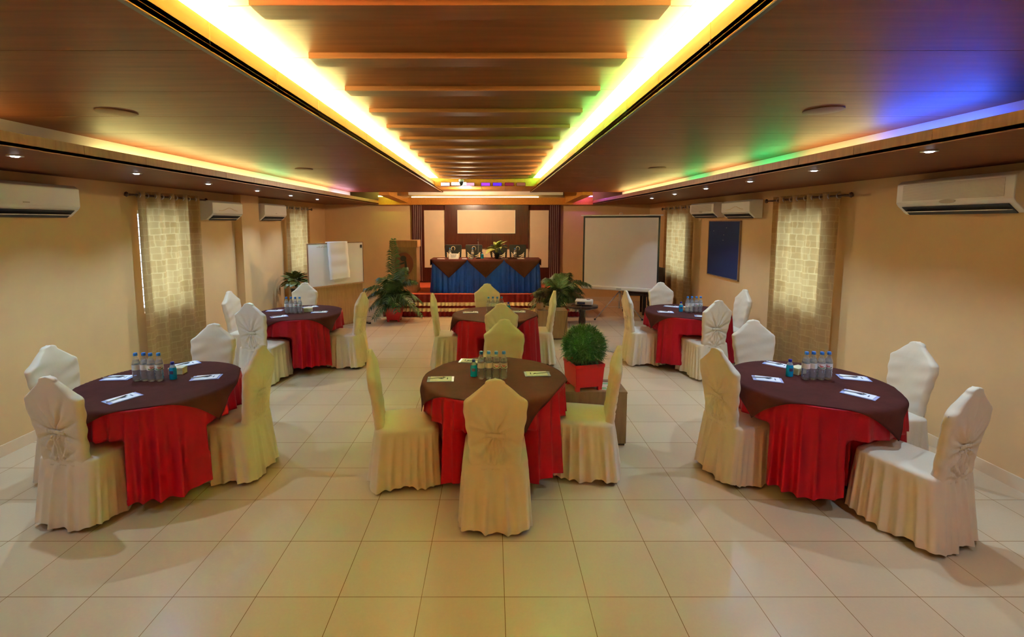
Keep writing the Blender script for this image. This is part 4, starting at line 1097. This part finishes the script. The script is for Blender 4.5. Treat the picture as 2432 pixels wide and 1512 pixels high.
# ------------------------------------------------------------------ whiteboard on wooden stand
ax, ay, bx, by = -3.30, 8.42, -2.56, 9.28
Ls = math.hypot(bx - ax, by - ay); ang = math.atan2(by - ay, bx - ax); h = Ls / 2
t = thing('whiteboard_easel', 'whiteboard on brown wooden stand near the left wall', 'whiteboard', ((ax + bx) / 2, (ay + by) / 2, 0), ang)
MB().box(-h, h, -.012, .012, .83, 1.60).obj('whiteboard_panel', M['board'], t)
MB().box(-h - .01, h + .01, -.016, .016, 1.60, 1.615).box(-h - .01, -h, -.016, .016, .83, 1.6).box(h, h + .01, -.016, .016, .83, 1.6).obj('board_rim', M['brown'], t)
MB().box(-h, h, -.05, .014, .80, .829).obj('marker_tray', M['tan'], t, bevel=.004)
MB().box(-h + .02, h - .02, -.010, .010, .07, .80).obj('lower_panel', M['tan'], t)
MB().box(-h, h, -.03, .03, .03, .075).obj('bottom_rail', M['tan'], t, bevel=.004)
for s in (-1, 1):
    MB().box(s * h - .025, s * h + .025, -.20, .22, 0, .03).obj('base_foot', M['darkwood'], t, bevel=.004)
MB().box(h - .05, h - .02, -.018, -.0125, 1.50, 1.56).obj('black_clip', M['black'], t)
wr = MB()
for q in range(9): wr.box(-h + .17 + q * .022, -h + .185 + q * .022, -.0135, -.0122, 1.535 + .005 * (q % 2), 1.548 + .006 * (q % 3))
wr.obj('faint_handwriting', M['grillac'], t)
fp = thing('flip_chart_sheet', 'long white flip chart sheets hanging over the whiteboard', 'flip chart paper', t.location, ang)
P = []
for j in range(31):
    u = j / 30; zz = 1.635 - u * .70
    yy = -.028 - .010 * sin(u * 9.5) ** 2 - .015 * u
    P.append([(-.20 + .42 * i / 6 + .03 * u, yy, zz - .02 * (1 - i / 6) * u) for i in range(7)])
MB().grid(P).obj('front_sheet', M['paper'], fp, smooth=True, solid=.002)
MB().box(-.21, .215, -.028, .02, 1.618, 1.636).obj('folded_top', M['paper'], fp)

# ------------------------------------------------------------------ blue notice board
t = thing('notice_board', 'navy blue felt notice board with thin frame on the right wall', 'notice board', (XR, 8.03, 1.54))
MB().box(-.022, -.004, -.53, .53, -.47, .47).obj('felt_panel', M['blueboard'], t)
f = MB(); f.box(-.03, -.002, -.545, -.53, -.485, .485).box(-.03, -.002, .53, .545, -.485, .485).box(-.03, -.002, -.545, .545, .47, .485).box(-.03, -.002, -.545, .545, -.485, -.47)
f.obj('board_frame', M['brown'], t)
for (yy, zz) in ((.35, .3), (-.02, .24), (-.1, .36), (.0, .15)): MB().lathe([(.006, 0), (.006, .004)], 8, c=(0, 0, 0)).obj('push_pin', M['paper'], t, loc=(-.024, yy, zz))

# ------------------------------------------------------------------ air conditioners
def aircon(side, y0, y1, z0, z1, style, label):
    """wall unit; local x is out of the wall"""
    s = 1 if side == 'left' else -1; x = XL if side == 'left' else XR
    t = thing('air_conditioner', label, 'air conditioner', (x, (y0 + y1) / 2, (z0 + z1) / 2), 0 if s == 1 else pi, 'white wall air conditioners')
    a = (y1 - y0) / 2; h_ = (z1 - z0) / 2; D = .20
    pf = [(0, -h_), (.10, -h_), (D - .02, -h_ + .07), (D, -h_ + .10), (D, h_ - .03), (D - .04, h_), (0, h_)]
    # profile in x,z swept along y
    MB().prism(pf, -a, a).obj('casing', M['white'], t, bevel=.008)
    MB().prism([(.10, -h_ - .0015), (D - .022, -h_ + .0655), (D - .016, -h_ + .063), (.105, -h_ - .006)], -a + .05, a - .05).obj('air_outlet', M['vent'], t)
    MB().box(.13, .175, -a + .06, a - .06, -h_ + .018, -h_ + .024).obj('louver', M['white'], t)
    g = MB()
    if style == 'grille':
        for k in range(14): zz = -.03 + k * (h_ + .0) / 15; g.box(D, D + .003, -a + .07, a - .07, zz, zz + .005)
        g.obj('intake_grille', M['grillac'], t)
        MB().lathe([(.05, 0), (.05, .004)], 24).obj('oval_badge', M['grillac'], t, loc=(D + .002, 0, -h_ + .10))
        t.children[-1].rotation_euler = (0, pi / 2, 0); t.children[-1].scale = (.35, 1.4, 1)
    elif style == 'wave':
        pts = [(D + .002, -.25 + .5 * q / 20, -.005 + .045 * math.exp(-((q - 11) / 5.0) ** 2)) for q in range(21)]
        g.tube(pts, .004, 6).obj('wave_trim', M['gold'], t, smooth=True)
        MB().box(D - .001, D + .0015, -a + .02, a - .02, -.055, -.052).obj('panel_seam', M['vent'], t)
    else:
        g.box(D, D + .0015, -a + .03, a - .03, -.075, -.072).obj('panel_seam', M['grillac'], t)
        MB().box(D, D + .002, -.03, .03, -.03, -.02).obj('name_badge', M['grillac'], t)
    return t
aircon('left', 3.55, 4.62, 2.045, 2.345, 'plain', 'white air conditioner at the left edge, nearest the camera on the left wall')
aircon('left', 6.80, 7.62, 2.03, 2.31, 'wave', 'white air conditioner with wavy trim beside the first left curtain')
aircon('left', 8.36, 9.24, 2.03, 2.33, 'plain', 'white air conditioner just beyond the shallow pillar on the left wall')
aircon('right', 3.42, 4.42, 2.07, 2.37, 'grille', 'large white air conditioner with slatted front at the right edge of the view')
aircon('right', 6.93, 7.78, 2.06, 2.33, 'wave', 'white air conditioner with wavy trim above the notice board, near end')
aircon('right', 8.06, 9.02, 2.08, 2.34, 'grille', 'white air conditioner with slatted front beside the far right curtain')

# ------------------------------------------------------------------ curtains
def curtain(side, y0, y1, z1, label, rlabel, folds, seed):
    s = 1 if side == 'left' else -1; x = (XL if side == 'left' else XR) + s * .10
    rnd = random.Random(seed); p1, p2 = rnd.uniform(0, 6), rnd.uniform(0, 6)
    P = []; n = int((y1 - y0) * 90)
    for j in range(26):
        v = j / 25; z = z1 - v * (z1 - .06); row = []
        for i in range(n + 1):
            u = i / n
            amp = .036 * (1 - .25 * v)
            xx = x + amp * sin(u * folds * 2 * pi) + .012 * v * sin(u * 9 + p1) * sin(3 * v + p2)
            row.append((xx, y0 + (y1 - y0) * u + .015 * v * sin(u * 7 + p2), z))
        P.append(row)
    c = MB().grid(P).obj('curtain', M['curtain'], None, smooth=True)
    tag(c, label, 'curtain', 'patterned beige curtains')
    g = MB()
    for k in range(int(folds * 2)):
        u = (k + .5) / (folds * 2); yy = y0 + (y1 - y0) * (k) / (folds * 2)
        MB().torus((x + .0, yy + .02, z1 - .05), .026, .006, 'y').obj('grommet', M['steel'], c, smooth=True)
    r = thing('curtain_rod', rlabel, 'curtain rod', (x, (y0 + y1) / 2, z1 - .05), 0, 'bronze curtain rods')
    L_ = (y1 - y0) / 2 + .14
    MB().tube([(0, -L_, 0), (0, L_, 0)], .011, 10).obj('rod', M['bronze'], r, smooth=True)
    for q in (-1, 1):
        MB().lathe([(.0, -.03), (.018, -.02), (.022, 0), (.018, .02), (0, .03)], 12, c=(0, 0, 0), caps=False).obj('finial', M['bronze'], r, smooth=True, loc=(0, q * (L_ + .02), 0))
        MB().box(-s * .10, 0, q * (L_ - .08) - .008, q * (L_ - .08) + .008, -.012, .012).obj('rod_bracket', M['bronze'], r)
curtain('left', 5.50, 6.66, 2.36, 'patterned beige curtain on the left wall between the nearest air conditioners', 'curtain rod over the nearer left curtain', 4.5, 1)
curtain('left', 9.43, 10.62, 2.33, 'patterned beige curtain on the left wall behind the leafy plant', 'curtain rod over the far left curtain', 4, 2)
curtain('right', 5.27, 6.52, 2.34, 'patterned beige curtain on the right wall near the front right table', 'curtain rod over the nearer right curtain', 4.5, 3)
curtain('right', 9.08, 10.58, 2.34, 'patterned beige curtain on the right wall beside the projection screen', 'curtain rod over the far right curtain', 4.5, 4)
